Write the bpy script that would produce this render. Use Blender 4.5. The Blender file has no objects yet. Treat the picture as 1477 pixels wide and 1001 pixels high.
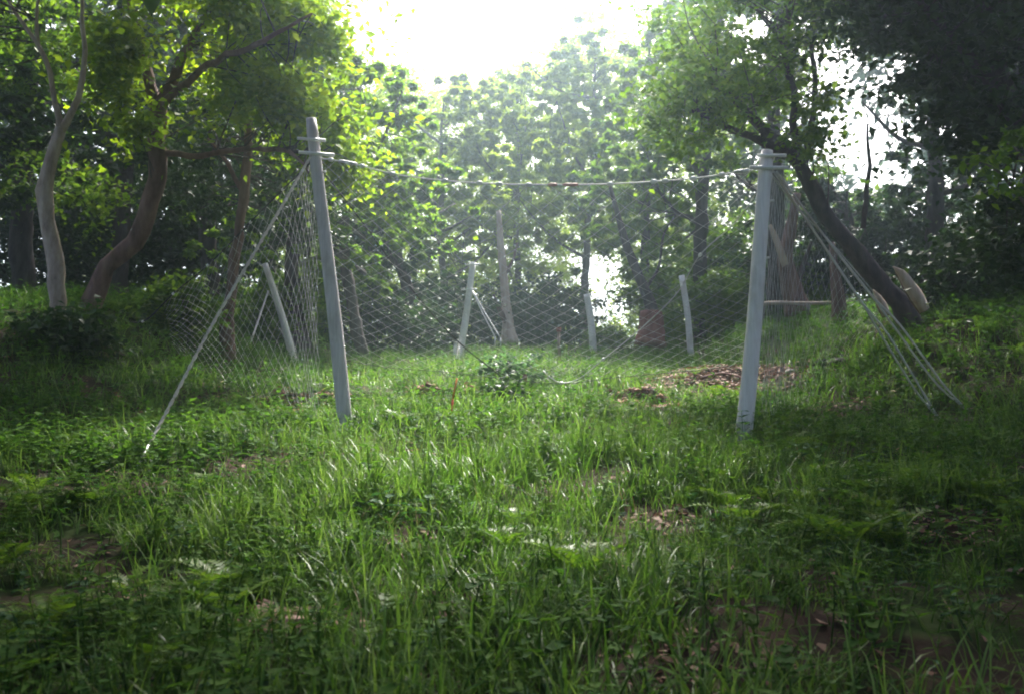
import bpy, math, random
import numpy as np
from mathutils import Vector

# ------------------------------------------------------------------ camera, sky, sun, exposure
scene = bpy.context.scene
COL = scene.collection
R = math.radians
PITCH = R(6.0)
EYE = 1.55
FPX = 1436.0

cam_data = bpy.data.cameras.new('camera')
cam_data.sensor_width = 36.0
cam_data.lens = 35.0
cam_data.clip_start = 0.05
cam_data.clip_end = 2000.0
cam = bpy.data.objects.new('camera', cam_data)
COL.objects.link(cam)
cam.location = (0, 0, EYE)
cam.rotation_euler = (R(90) + PITCH, 0, 0)
cam_data.dof.use_dof = True
cam_data.dof.focus_distance = 12.0
cam_data.dof.aperture_fstop = 3.5
scene.camera = cam

SUN_EL, SUN_AZ = R(53), R(14)
world = bpy.data.worlds.new('World')
scene.world = world
world.use_nodes = True
wn, wl = world.node_tree.nodes, world.node_tree.links
for n in list(wn):
    wn.remove(n)
sky = wn.new('ShaderNodeTexSky')
sky.sky_type = 'NISHITA'
sky.sun_disc = False
sky.sun_elevation = SUN_EL
sky.sun_rotation = SUN_AZ
sky.air_density = 1.0
sky.dust_density = 8.0
sky.ozone_density = 1.0
bgn = wn.new('ShaderNodeBackground')
bgn.inputs['Strength'].default_value = 0.14
won = wn.new('ShaderNodeOutputWorld')
wl.new(sky.outputs[0], bgn.inputs['Color'])
wl.new(bgn.outputs[0], won.inputs['Surface'])

sun_data = bpy.data.lights.new('sun', 'SUN')
sun_data.energy = 4.8
sun_data.angle = R(10)
sun_data.color = (1.0, 0.96, 0.88)
sun = bpy.data.objects.new('sun', sun_data)
COL.objects.link(sun)
sdir = Vector((math.sin(SUN_AZ) * math.cos(SUN_EL), math.cos(SUN_AZ) * math.cos(SUN_EL), math.sin(SUN_EL)))
sun.rotation_euler = sdir.to_track_quat('Z', 'Y').to_euler()
sun.location = (0, 0, 60)

scene.view_settings.view_transform = 'Standard'
scene.view_settings.look = 'None'
scene.view_settings.exposure = 1.75
scene.view_settings.gamma = 1.0
scene.view_settings.use_curve_mapping = False
scene.render.engine = 'CYCLES'
cy = scene.cycles
cy.max_bounces = 10
cy.diffuse_bounces = 6
cy.glossy_bounces = 2
cy.transmission_bounces = 5
cy.volume_bounces = 1
cy.transparent_max_bounces = 8
cy.use_denoising = True
cy.filter_width = 1.9
HAZE_DENSITY = 0.0037

# ------------------------------------------------------------------ maths helpers
rng = np.random.default_rng(11)
random.seed(11)


def ray(u, v):
    x, y = (u - 738.5) / FPX, (500.5 - v) / FPX
    return np.array([x, math.cos(PITCH) - y * math.sin(PITCH), math.sin(PITCH) + y * math.cos(PITCH)])


def P(u, v, Y):
    d = ray(u, v)
    return np.array([0, 0, EYE]) + d * (Y / d[1])


def sstep(t):
    t = np.clip(t, 0, 1)
    return t * t * (3 - 2 * t)


def vnoise(x, y, seed=0):
    s = seed * 1.37
    return (np.sin(x * 1.0 + 1.3 * np.sin(y * 0.7 + s) + s) + np.sin(y * 1.1 + 1.7 * np.sin(x * 0.6 - s) + 2 * s)
            + 0.6 * np.sin(x * 2.3 - y * 1.9 + s * 3) + 0.5 * np.sin(x * 3.1 + y * 2.7 - s)) / 3.1


MOUND = (4.05, 18.6)     # heap of earth and dead leaves right of centre


def edge_y(x):
    return 16.4 + 0.5 * np.sin(x * 0.8 + 1.0) + 0.25 * np.sin(x * 2.3) - 0.045 * x * x * 0.5


def bank_mask(x):
    """where the small terrace edge is a bare cut bank"""
    m = np.zeros_like(x)
    for a, b in ((-3.8, -2.75), (-1.7, -0.6), (1.6, 2.45)):
        m = np.maximum(m, sstep((x - a + 0.45) / 0.6) * sstep((b + 0.45 - x) / 0.6))
    return m * (0.68 + 0.2 * np.sin(x * 8.7 + 1) + 0.16 * np.sin(x * 19 + 2))


def height(x, y):
    x = np.asarray(x, float)
    y = np.asarray(y, float)
    yy = np.clip(y, -25, 34)
    z = 0.148 * yy
    z = z + np.where(y > 30, 0.35 * (1 - np.exp(-(y - 30).clip(0) / 8)), 0) - 0.035 * (y - 42).clip(0)
    z = z + np.where(x < 0, 1.6, 1.45) * sstep((np.abs(x) - 3.8) / 4.6) * sstep((y - 8.0) / 10.0)
    z = z + 0.12 * sstep((np.abs(x) - 14) / 20) * (np.abs(x) - 14).clip(0)
    near = sstep((y - 1.0) / 3.0)
    z = z + (0.11 * vnoise(x * 0.55, y * 0.55, 1) + 0.07 * vnoise(x * 1.7, y * 1.7, 2) + 0.03 * vnoise(x * 4.1, y * 4.1, 6)) * near
    e = edge_y(x)
    st = sstep((y - e) / 0.16 + 0.5)
    z = z + (0.28 * bank_mask(x) + 0.04) * (st - sstep((y - e + 2.5) / 7.0)) * sstep((8 - np.abs(x)) / 2)
    z = z + 0.32 * np.exp(-((x - MOUND[0]) / 1.3) ** 2 - ((y - MOUND[1]) / 0.9) ** 2)
    z = z - 0.012 * np.maximum(0, np.hypot(x, y - 20) - 90)
    return z


def H(x, y):
    return float(height(np.array([x]), np.array([y]))[0])


def G(u, v, y0=3.0, y1=34.0):
    """first point where the line of sight through a photo position meets the ground"""
    d = ray(u, v)
    ys = np.arange(y0, y1, 0.03)
    xs = d[0] / d[1] * ys
    zs = EYE + d[2] / d[1] * ys
    below = zs <= height(xs, ys)
    i = int(np.argmax(below)) if below.any() else len(ys) - 1
    return np.array([xs[i], ys[i], H(xs[i], ys[i])])


# ------------------------------------------------------------------ object helpers
def mesh_np(name, verts, faces_list, mat, smooth=False):
    """faces_list: list of int arrays (n,3) and/or (n,4)"""
    me = bpy.data.meshes.new(name)
    verts = np.asarray(verts, np.float32)
    me.vertices.add(len(verts))
    me.vertices.foreach_set('co', verts.ravel())
    faces_list = [np.asarray(f, np.int32) for f in faces_list if len(f)]
    loops = np.concatenate([f.ravel() for f in faces_list])
    sizes = np.concatenate([np.full(len(f), f.shape[1], np.int32) for f in faces_list])
    me.loops.add(len(loops))
    me.loops.foreach_set('vertex_index', loops)
    me.polygons.add(len(sizes))
    starts = np.zeros(len(sizes), np.int32)
    starts[1:] = np.cumsum(sizes)[:-1]
    me.polygons.foreach_set('loop_start', starts)
    try:
        me.polygons.foreach_set('loop_total', sizes)
    except Exception:
        pass
    if smooth:
        me.polygons.foreach_set('use_smooth', np.ones(len(sizes), bool))
    me.update(calc_edges=True)
    if mat:
        me.materials.append(mat)
    return me


def link(name, me, parent=None, loc=None):
    o = bpy.data.objects.new(name, me)
    COL.objects.link(o)
    if loc is not None:
        o.location = loc
    if parent is not None:
        o.parent = parent
    return o


def tag(o, label, cat, group=None):
    o['label'] = label
    o['category'] = cat
    if group:
        o['group'] = group
    return o


def thing(name, label, cat, loc, group=None):
    o = bpy.data.objects.new(name, None)
    o.empty_display_size = 0.2
    COL.objects.link(o)
    o.location = [float(c) for c in loc]
    return tag(o, label, cat, group)


class Geo:
    """collects pieces in world space, then links them as one mesh relative to a base point"""
    def __init__(self):
        self.v, self.t, self.q, self.n = [], [], [], 0

    def add(self, v, tris=None, quads=None):
        v = np.asarray(v, float)
        self.v.append(v)
        if tris is not None and len(tris):
            self.t.append(np.asarray(tris, int) + self.n)
        if quads is not None and len(quads):
            self.q.append(np.asarray(quads, int) + self.n)
        self.n += len(v)
        return self

    def tube(self, pts, rad, sides=8, rough=0.0, cap=True, seed=0):
        v, q, t = tube(pts, rad, sides, rough, cap, seed)
        return self.add(v, t, q)

    def mesh(self, name, mat, base=(0, 0, 0), smooth=False):
        v = np.concatenate(self.v) - np.asarray(base, float)
        fl = []
        if self.t:
            fl.append(np.concatenate(self.t))
        if self.q:
            fl.append(np.concatenate(self.q))
        return mesh_np(name, v, fl, mat, smooth)

    def build(self, name, mat, parent=None, smooth=False):
        base = np.array(parent.location) if parent is not None and parent.parent is None else np.zeros(3)
        return link(name, self.mesh(name, mat, base, smooth), parent)


def frames(pts):
    t = np.gradient(pts, axis=0)
    t /= np.linalg.norm(t, axis=1)[:, None] + 1e-9
    n = np.zeros_like(pts)
    ref = np.array([1.0, 0, 0]) if abs(t[0][0]) < 0.8 else np.array([0, 1.0, 0])
    for i in range(len(pts)):
        a = ref - t[i] * ref.dot(t[i])
        a /= np.linalg.norm(a) + 1e-9
        n[i] = a
        ref = a
    return t, n, np.cross(t, n)


def tube(pts, rad, sides=8, rough=0.0, cap=True, seed=0):
    pts = np.asarray(pts, float)
    m = len(pts)
    rad = np.full(m, rad, float) if np.isscalar(rad) else np.asarray(rad, float)
    t, n, b = frames(pts)
    a = np.linspace(0, 2 * np.pi, sides, endpoint=False)
    rr = rad[:, None] * np.ones(sides)[None]
    if rough:
        rs = np.random.default_rng(seed + 5)
        ph = rs.uniform(0, 6.3, 4)
        s = np.linspace(0, 1, m)[:, None] * m * 0.5
        rr = rr * (1 + rough * (np.sin(3 * a[None] + ph[0] + s * 0.4) * 0.5 + np.sin(5 * a[None] + ph[1] - s * 0.7) * 0.35
                                + rs.normal(0, 0.35, (m, sides))))
    v = pts[:, None] + rr[..., None] * (np.cos(a)[None, :, None] * n[:, None] + np.sin(a)[None, :, None] * b[:, None])
    v = v.reshape(-1, 3)
    i, j = np.meshgrid(np.arange(m - 1), np.arange(sides), indexing='ij')
    j2 = (j + 1) % sides
    q = np.stack([i * sides + j, i * sides + j2, (i + 1) * sides + j2, (i + 1) * sides + j], -1).reshape(-1, 4)
    tr = []
    if cap:
        v = np.concatenate([v, pts[:1], pts[-1:]])
        c0, c1 = m * sides, m * sides + 1
        for k in range(sides):
            tr.append((c0, (k + 1) % sides, k))
            tr.append((c1, (m - 1) * sides + k, (m - 1) * sides + (k + 1) % sides))
    return v, q, np.array(tr, int).reshape(-1, 3)


def smooth_path(pts, rad, step):
    """Catmull-Rom through pts with radii"""
    pts = np.asarray(pts, float)
    rad = np.asarray(rad, float)
    out, ro = [], []
    e = np.concatenate([[2 * pts[0] - pts[1]], pts, [2 * pts[-1] - pts[-2]]])
    for i in range(len(pts) - 1):
        p0, p1, p2, p3 = e[i:i + 4]
        k = max(2, int(np.linalg.norm(p2 - p1) / step))
        for s in np.linspace(0, 1, k, endpoint=False):
            out.append(0.5 * (2 * p1 + (p2 - p0) * s + (2 * p0 - 5 * p1 + 4 * p2 - p3) * s * s
                              + (-p0 + 3 * p1 - 3 * p2 + p3) * s ** 3))
            ro.append(rad[i] + (rad[i + 1] - rad[i]) * s)
    out.append(pts[-1])
    ro.append(rad[-1])
    return np.array(out), np.array(ro)


# ------------------------------------------------------------------ materials
def new_mat(name):
    m = bpy.data.materials.new(name)
    m.use_nodes = True
    nt = m.node_tree
    for n in list(nt.nodes):
        nt.nodes.remove(n)
    out = nt.nodes.new('ShaderNodeOutputMaterial')
    return m, nt, out


def ramp(nt, stops, fac):
    r = nt.nodes.new('ShaderNodeValToRGB')
    el = r.color_ramp.elements
    while len(el) < len(stops):
        el.new(0.5)
    for e, (p, c) in zip(el, stops):
        e.position = p
        e.color = (*c, 1)
    nt.links.new(fac, r.inputs[0])
    return r.outputs[0]


def noise(nt, scale, detail=3, coord='Object', stretch=None, rough=0.55):
    tc = nt.nodes.new('ShaderNodeTexCoord')
    src = tc.outputs[coord]
    if stretch:
        mp = nt.nodes.new('ShaderNodeMapping')
        mp.inputs['Scale'].default_value = stretch
        nt.links.new(src, mp.inputs[0])
        src = mp.outputs[0]
    n = nt.nodes.new('ShaderNodeTexNoise')
    n.inputs['Scale'].default_value = scale
    n.inputs['Detail'].default_value = detail
    n.inputs['Roughness'].default_value = rough
    nt.links.new(src, n.inputs['Vector'])
    return n.outputs['Fac']


def leaf_mat(name, cols, trans, tfac=0.42, rough=0.45, spec=0.35):
    """cols: three leaf colours picked leaf by leaf; trans: light coming through the leaf"""
    m, nt, out = new_mat(name)
    g = nt.nodes.new('ShaderNodeNewGeometry')
    nz = noise(nt, 0.45, 2)
    mx = nt.nodes.new('ShaderNodeMath')
    mx.operation = 'MULTIPLY_ADD'
    mx.inputs[1].default_value = 0.75
    mx.inputs[2].default_value = -0.25
    nt.links.new(g.outputs['Random Per Island'], mx.inputs[0])
    ad = nt.nodes.new('ShaderNodeMath')
    ad.operation = 'ADD'
    nt.links.new(mx.outputs[0], ad.inputs[0])
    nt.links.new(nz, ad.inputs[1])
    c = ramp(nt, [(0.1, cols[0]), (0.5, cols[1]), (0.95, cols[2])], ad.outputs[0])
    p = nt.nodes.new('ShaderNodeBsdfPrincipled')
    p.inputs['Roughness'].default_value = rough
    p.inputs['Specular IOR Level'].default_value = spec * 0.5
    nt.links.new(c, p.inputs['Base Color'])
    tr = nt.nodes.new('ShaderNodeBsdfTranslucent')
    mc = nt.nodes.new('ShaderNodeMix')
    mc.data_type = 'RGBA'
    mc.blend_type = 'MULTIPLY'
    mc.inputs[0].default_value = 1.0
    nt.links.new(c, mc.inputs[6])
    mc.inputs[7].default_value = (*trans, 1)
    nt.links.new(mc.outputs[2], tr.inputs['Color'])
    ms = nt.nodes.new('ShaderNodeMixShader')
    ms.inputs[0].default_value = tfac
    nt.links.new(p.outputs[0], ms.inputs[1])
    nt.links.new(tr.outputs[0], ms.inputs[2])
    nt.links.new(ms.outputs[0], out.inputs['Surface'])
    return m


def rough_mat(name, stops, scale, stretch=None, bump=0.3, rough=0.85, detail=5, spec=0.2, metallic=0.0, dist=0.02):
    m, nt, out = new_mat(name)
    f = noise(nt, scale, detail, stretch=stretch, rough=0.65)
    c = ramp(nt, stops, f)
    p = nt.nodes.new('ShaderNodeBsdfPrincipled')
    p.inputs['Roughness'].default_value = rough
    p.inputs['Specular IOR Level'].default_value = spec
    p.inputs['Metallic'].default_value = metallic
    nt.links.new(c, p.inputs['Base Color'])
    b = nt.nodes.new('ShaderNodeBump')
    b.inputs['Strength'].default_value = bump
    b.inputs['Distance'].default_value = dist
    nt.links.new(f, b.inputs['Height'])
    nt.links.new(b.outputs[0], p.inputs['Normal'])
    nt.links.new(p.outputs[0], out.inputs['Surface'])
    return m


M = {}
M['grass'] = leaf_mat('grass_blades', [(0.035, 0.08, 0.014), (0.065, 0.135, 0.024), (0.13, 0.205, 0.055)], (1.5, 1.6, 0.8), 0.4, 0.42, 0.4)
M['dry_grass'] = leaf_mat('dry_grass', [(0.16, 0.11, 0.06), (0.24, 0.18, 0.09), (0.3, 0.25, 0.14)], (1, 1, 0.8), 0.3)
M['herb'] = leaf_mat('herb_leaves', [(0.022, 0.06, 0.014), (0.042, 0.10, 0.02), (0.08, 0.15, 0.03)], (1.6, 1.8, 0.7), 0.42, 0.7, 0.12)
M['herb_blue'] = leaf_mat('dark_herb_leaves', [(0.02, 0.055, 0.022), (0.035, 0.085, 0.035), (0.06, 0.12, 0.055)], (1.3, 1.6, 0.9), 0.35, 0.65, 0.15)
M['fern'] = leaf_mat('fern_fronds', [(0.04, 0.095, 0.015), (0.07, 0.14, 0.02), (0.11, 0.18, 0.03)], (1.5, 1.6, 0.6), 0.4)
M['litter'] = leaf_mat('dead_leaves', [(0.11, 0.05, 0.033), (0.2, 0.105, 0.072), (0.36, 0.24, 0.19)], (1, 0.9, 0.8), 0.15, 0.7)
M['leaf_yellow'] = leaf_mat('bright_leaves', [(0.065, 0.12, 0.010), (0.105, 0.175, 0.013), (0.17, 0.23, 0.02)], (2.1, 2.1, 0.8), 0.58)
M['leaf_lime'] = leaf_mat('lime_leaves', [(0.06, 0.125, 0.016), (0.095, 0.175, 0.022), (0.15, 0.23, 0.035)], (1.9, 2.0, 0.8), 0.55)
M['leaf_green'] = leaf_mat('green_leaves', [(0.04, 0.09, 0.014), (0.065, 0.13, 0.02), (0.11, 0.18, 0.03)], (1.9, 1.9, 0.7), 0.52)
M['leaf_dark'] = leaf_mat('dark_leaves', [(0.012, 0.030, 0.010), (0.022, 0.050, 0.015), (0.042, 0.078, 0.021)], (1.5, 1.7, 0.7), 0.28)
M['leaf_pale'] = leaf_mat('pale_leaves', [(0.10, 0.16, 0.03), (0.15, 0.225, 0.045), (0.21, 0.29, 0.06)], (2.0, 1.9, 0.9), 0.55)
M['leaf_shrub'] = leaf_mat('shrub_leaves', [(0.03, 0.07, 0.03), (0.055, 0.11, 0.05), (0.09, 0.16, 0.08)], (1.4, 1.6, 1.0), 0.4)
M['bark_pale'] = rough_mat('pale_bark', [(0.25, (0.14, 0.10, 0.085)), (0.5, (0.36, 0.28, 0.25)), (0.75, (0.52, 0.44, 0.40))], 7, (1, 1, 0.35), 0.6, dist=0.05)
M['bark_red'] = rough_mat('reddish_bark', [(0.25, (0.06, 0.035, 0.032)), (0.5, (0.16, 0.09, 0.085)), (0.75, (0.26, 0.17, 0.15))], 6, (1, 1, 0.3), 0.7, dist=0.05)
M['bark_dark'] = rough_mat('dark_bark', [(0.25, (0.025, 0.018, 0.022)), (0.5, (0.06, 0.045, 0.05)), (0.8, (0.12, 0.095, 0.10))], 8, (1, 1, 0.3), 0.7, dist=0.05)
M['bark_grey'] = rough_mat('grey_bark', [(0.25, (0.06, 0.05, 0.05)), (0.5, (0.13, 0.11, 0.11)), (0.8, (0.22, 0.19, 0.19))], 8, (1, 1, 0.3), 0.7, dist=0.05)
M['raw_wood'] = rough_mat('bare_wood', [(0.25, (0.30, 0.20, 0.15)), (0.5, (0.47, 0.36, 0.30)), (0.8, (0.6, 0.5, 0.45))], 9, (1, 1, 0.2), 0.5)
M['rust_wood'] = rough_mat('rusty_brown_wood', [(0.25, (0.10, 0.034, 0.033)), (0.5, (0.18, 0.066, 0.06)), (0.8, (0.27, 0.12, 0.11))], 8, (1, 1, 0.4), 0.6)
def pole_mat(name, lo, hi, stain):
    m, nt, out = new_mat(name)
    grain = noise(nt, 14, 6, stretch=(3, 3, 0.12), rough=0.7)
    blot = noise(nt, 2.3, 5, stretch=(1.5, 1.5, 0.7), rough=0.6)
    c1 = ramp(nt, [(0.3, lo), (0.7, hi)], grain)
    f = ramp(nt, [(0.5, (0, 0, 0)), (0.72, (1, 1, 1))], blot)
    mix = nt.nodes.new('ShaderNodeMix')
    mix.data_type = 'RGBA'
    nt.links.new(f, mix.inputs[0])
    nt.links.new(c1, mix.inputs[6])
    mix.inputs[7].default_value = (*stain, 1)
    p = nt.nodes.new('ShaderNodeBsdfPrincipled')
    p.inputs['Roughness'].default_value = 0.7
    p.inputs['Specular IOR Level'].default_value = 0.25
    nt.links.new(mix.outputs[2], p.inputs['Base Color'])
    b = nt.nodes.new('ShaderNodeBump')
    b.inputs['Strength'].default_value = 0.35
    b.inputs['Distance'].default_value = 0.012
    nt.links.new(grain, b.inputs['Height'])
    nt.links.new(b.outputs[0], p.inputs['Normal'])
    nt.links.new(p.outputs[0], out.inputs['Surface'])
    return m


M['pole'] = pole_mat('weathered_grey_pole', (0.40, 0.37, 0.40), (0.66, 0.62, 0.65), (0.36, 0.33, 0.33))
M['pole_white'] = pole_mat('whitish_pole', (0.64, 0.6, 0.61), (0.84, 0.81, 0.82), (0.52, 0.48, 0.46))
M['steel'] = rough_mat('galvanised_steel', [(0.2, (0.42, 0.42, 0.44)), (0.6, (0.58, 0.58, 0.6)), (0.9, (0.68, 0.68, 0.7))], 20, None, 0.1, 0.5, 4, 0.5, 0.35, 0.004)
M['net'] = rough_mat('net_wire', [(0.3, (0.38, 0.38, 0.42)), (0.7, (0.56, 0.56, 0.6))], 10, None, 0.05, 0.5, 3, 0.5, 0.2, 0.002)
M['clip'] = rough_mat('pale_clips', [(0.3, (0.62, 0.62, 0.62)), (0.7, (0.8, 0.8, 0.8))], 12, None, 0.05, 0.4, 3, 0.5, 0.0, 0.002)
M['clip_red'] = rough_mat('reddish_clips', [(0.3, (0.5, 0.24, 0.2)), (0.7, (0.62, 0.34, 0.3))], 12, None, 0.05, 0.5, 3, 0.4, 0.0, 0.002)
M['orange'] = rough_mat('orange_marker', [(0.3, (0.75, 0.22, 0.05)), (0.7, (0.85, 0.32, 0.08))], 12, None, 0.05, 0.5, 3, 0.4, 0.0, 0.002)
M['red'] = rough_mat('red_marker', [(0.3, (0.5, 0.07, 0.05)), (0.7, (0.62, 0.1, 0.07))], 12, None, 0.05, 0.5, 3, 0.4, 0.0, 0.002)
M['rope'] = rough_mat('pale_rope', [(0.3, (0.42, 0.39, 0.35)), (0.7, (0.6, 0.57, 0.52))], 30, (1, 1, 1), 0.3, 0.8, 3, 0.2, 0.0, 0.004)
M['guy'] = rough_mat('bright_wire_rope', [(0.3, (0.6, 0.58, 0.58)), (0.7, (0.78, 0.76, 0.76))], 25, None, 0.2, 0.5, 3, 0.4, 0.0, 0.003)
M['stone'] = rough_mat('field_stone', [(0.3, (0.16, 0.14, 0.13)), (0.7, (0.34, 0.31, 0.29))], 9, None, 0.5, 0.9)
M['dark_net'] = rough_mat('dark_wet_bark', [(0.3, (0.02, 0.02, 0.022)), (0.7, (0.06, 0.055, 0.055))], 9, None, 0.5, 0.8)


def ground_mat():
    m, nt, out = new_mat('forest_soil')
    f1 = noise(nt, 5.0, 8, rough=0.7)
    f2 = noise(nt, 0.5, 3)
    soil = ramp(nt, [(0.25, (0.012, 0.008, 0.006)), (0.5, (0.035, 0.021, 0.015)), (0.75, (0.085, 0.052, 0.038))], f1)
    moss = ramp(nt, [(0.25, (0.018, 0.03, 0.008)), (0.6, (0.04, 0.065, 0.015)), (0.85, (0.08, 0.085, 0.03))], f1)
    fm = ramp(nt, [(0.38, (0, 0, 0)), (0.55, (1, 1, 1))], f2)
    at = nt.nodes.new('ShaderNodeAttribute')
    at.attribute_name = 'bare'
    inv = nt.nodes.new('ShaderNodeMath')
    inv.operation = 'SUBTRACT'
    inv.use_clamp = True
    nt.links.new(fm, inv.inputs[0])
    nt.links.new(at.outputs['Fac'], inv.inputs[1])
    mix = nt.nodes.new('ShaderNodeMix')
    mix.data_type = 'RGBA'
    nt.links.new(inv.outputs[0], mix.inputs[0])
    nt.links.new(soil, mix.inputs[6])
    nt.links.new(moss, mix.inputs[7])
    p = nt.nodes.new('ShaderNodeBsdfPrincipled')
    p.inputs['Roughness'].default_value = 0.95
    p.inputs['Specular IOR Level'].default_value = 0.1
    nt.links.new(mix.outputs[2], p.inputs['Base Color'])
    b = nt.nodes.new('ShaderNodeBump')
    b.inputs['Strength'].default_value = 0.8
    b.inputs['Distance'].default_value = 0.05
    nt.links.new(f1, b.inputs['Height'])
    nt.links.new(b.outputs[0], p.inputs['Normal'])
    nt.links.new(p.outputs[0], out.inputs['Surface'])
    return m


# ------------------------------------------------------------------ ground
def axis(lo, f0, f1, hi, fine, grow=1.25):
    a = list(np.arange(f0, f1 + 1e-6, fine))
    s, x = fine, f1
    while x < hi:
        s *= grow
        x += s
        a.append(x)
    s, x, pre = fine, f0, []
    while x > lo:
        s *= grow
        x -= s
        pre.append(x)
    return np.array(pre[::-1] + a)


LITTER = [(MOUND[0] - 0.1, MOUND[1] - 0.6, 1.35, 1.3), (*G(1120, 540)[:2], 0.5, 0.6), (*G(1020, 970)[:2], 0.35, 0.3), (*G(960, 755)[:2], 0.3, 0.25),
          (*G(130, 560)[:2], 0.5, 0.35), (*G(620, 665)[:2], 0.45, 0.35), (*G(1370, 760)[:2], 0.4, 0.35), (*G(600, 790)[:2], 0.3, 0.25),
          (*G(400, 890)[:2], 0.35, 0.3), (*G(460, 900)[:2], 0.25, 0.2), (*G(1240, 580)[:2], 0.5, 0.3), (*G(920, 580)[:2], 0.6, 0.25)]


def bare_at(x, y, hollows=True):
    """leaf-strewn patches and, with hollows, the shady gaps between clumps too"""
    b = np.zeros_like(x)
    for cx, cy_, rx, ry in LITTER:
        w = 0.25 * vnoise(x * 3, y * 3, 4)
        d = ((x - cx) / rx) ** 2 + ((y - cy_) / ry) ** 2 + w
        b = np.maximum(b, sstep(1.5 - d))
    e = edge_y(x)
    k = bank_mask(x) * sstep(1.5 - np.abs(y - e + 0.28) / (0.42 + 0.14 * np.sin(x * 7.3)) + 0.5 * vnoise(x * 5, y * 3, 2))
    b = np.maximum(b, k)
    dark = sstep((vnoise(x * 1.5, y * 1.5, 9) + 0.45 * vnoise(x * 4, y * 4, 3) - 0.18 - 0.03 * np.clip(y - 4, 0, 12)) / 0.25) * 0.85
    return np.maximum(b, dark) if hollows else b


xs = axis(-160, -11, 11, 160, 0.14)
ys = axis(-90, 2.5, 22, 240, 0.09, 1.12)
gx, gy = np.meshgrid(xs, ys)
gz = height(gx, gy)
gb = bare_at(gx, gy)
gz = gz + 0.03 * gb * vnoise(gx * 9, gy * 9, 5) * (np.abs(gx) < 11) * (gy < 22)
nx, ny = len(xs), len(ys)
i, j = np.meshgrid(np.arange(ny - 1), np.arange(nx - 1), indexing='ij')
quads = np.stack([i * nx + j, i * nx + j + 1, (i + 1) * nx + j + 1, (i + 1) * nx + j], -1).reshape(-1, 4)
gm = mesh_np('ground', np.stack([gx, gy, gz], -1).reshape(-1, 3), [quads], ground_mat(), True)
at = gm.attributes.new('bare', 'FLOAT', 'POINT')
at.data.foreach_set('value', gb.ravel().astype(np.float32))
ground = link('ground', gm)
ground['kind'] = 'structure'


# ------------------------------------------------------------------ leaf shapes
def blade_geo(L, w, lean, bend, az, segs=3):
    """one curved grass blade: verts and faces"""
    s = np.linspace(0, 1, segs + 1)
    ang = lean + bend * s
    ds = L / segs
    rx = np.concatenate([[0], np.cumsum(np.sin((ang[:-1] + ang[1:]) / 2) * ds)])
    rz = np.concatenate([[0], np.cumsum(np.cos((ang[:-1] + ang[1:]) / 2) * ds)])
    ca, sa = math.cos(az), math.sin(az)
    v, q, t = [], [], []
    for k in range(segs):
        ww = w * (1 - s[k] ** 1.6) * 0.5 + 0.0006
        for sg in (-1, 1):
            v.append((rx[k] * ca - sg * ww * sa, rx[k] * sa + sg * ww * ca, rz[k]))
    v.append((rx[-1] * ca, rx[-1] * sa, rz[-1]))
    for k in range(segs - 1):
        q.append((2 * k, 2 * k + 1, 2 * k + 3, 2 * k + 2))
    t.append((2 * segs - 2, 2 * segs - 1, 2 * segs))
    return np.array(v), np.array(t).reshape(-1, 3), np.array(q).reshape(-1, 4)


def leaf_geo(base, d, up, L, w, fold=0.25, droop=0.2):
    """pointed ovate leaf of eight faces folded on its midrib"""
    d = d / np.linalg.norm(d)
    s = np.cross(d, up)
    s /= np.linalg.norm(s) + 1e-9
    n = np.cross(s, d)
    st = [(0, 0.0), (0.22, 0.72), (0.5, 1.0), (0.78, 0.6), (1, 0)]
    v = []
    for a, ww in st:
        c = base + d * L * a - n * (droop * L * a * a)
        if ww == 0:
            v.append(c)
        else:
            for k in (-1, 0, 1):
                v.append(c + s * k * w * 0.5 * ww + n * abs(k) * fold * w * 0.5 * ww)
    t = [(0, 2, 1), (0, 3, 2), (7, 8, 10), (8, 9, 10)]
    q = [(1, 2, 5, 4), (2, 3, 6, 5), (4, 5, 8, 7), (5, 6, 9, 8)]
    t = [(0, 1, 2), (0, 2, 3), (7, 10, 8), (8, 10, 9)]
    return np.array(v), np.array(t), np.array(q)


def simple_leaf(base, d, up, L, w, droop=0.15):
    d = d / np.linalg.norm(d)
    s = np.cross(d, up)
    s /= np.linalg.norm(s) + 1e-9
    n = np.cross(s, d)
    m = base + d * L * 0.45 - n * droop * L * 0.2
    v = [base, m - s * w * 0.5 + n * w * 0.1, m + s * w * 0.5 + n * w * 0.1, base + d * L - n * droop * L]
    return np.array(v), np.array([(0, 2, 1), (1, 2, 3)]), None


def tuft(r, n, hmin, hmax, w, spread, segs=3):
    g = Geo()
    for _ in range(n):
        v, t, q = blade_geo(r.uniform(hmin, hmax), w * r.uniform(0.6, 1.3), r.uniform(0.03, 0.45), r.uniform(0.2, 1.7), r.uniform(0, 6.28), segs)
        v = v + np.array([r.normal(0, spread), r.normal(0, spread), -0.01])
        g.add(v, t, q)
    return g


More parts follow.
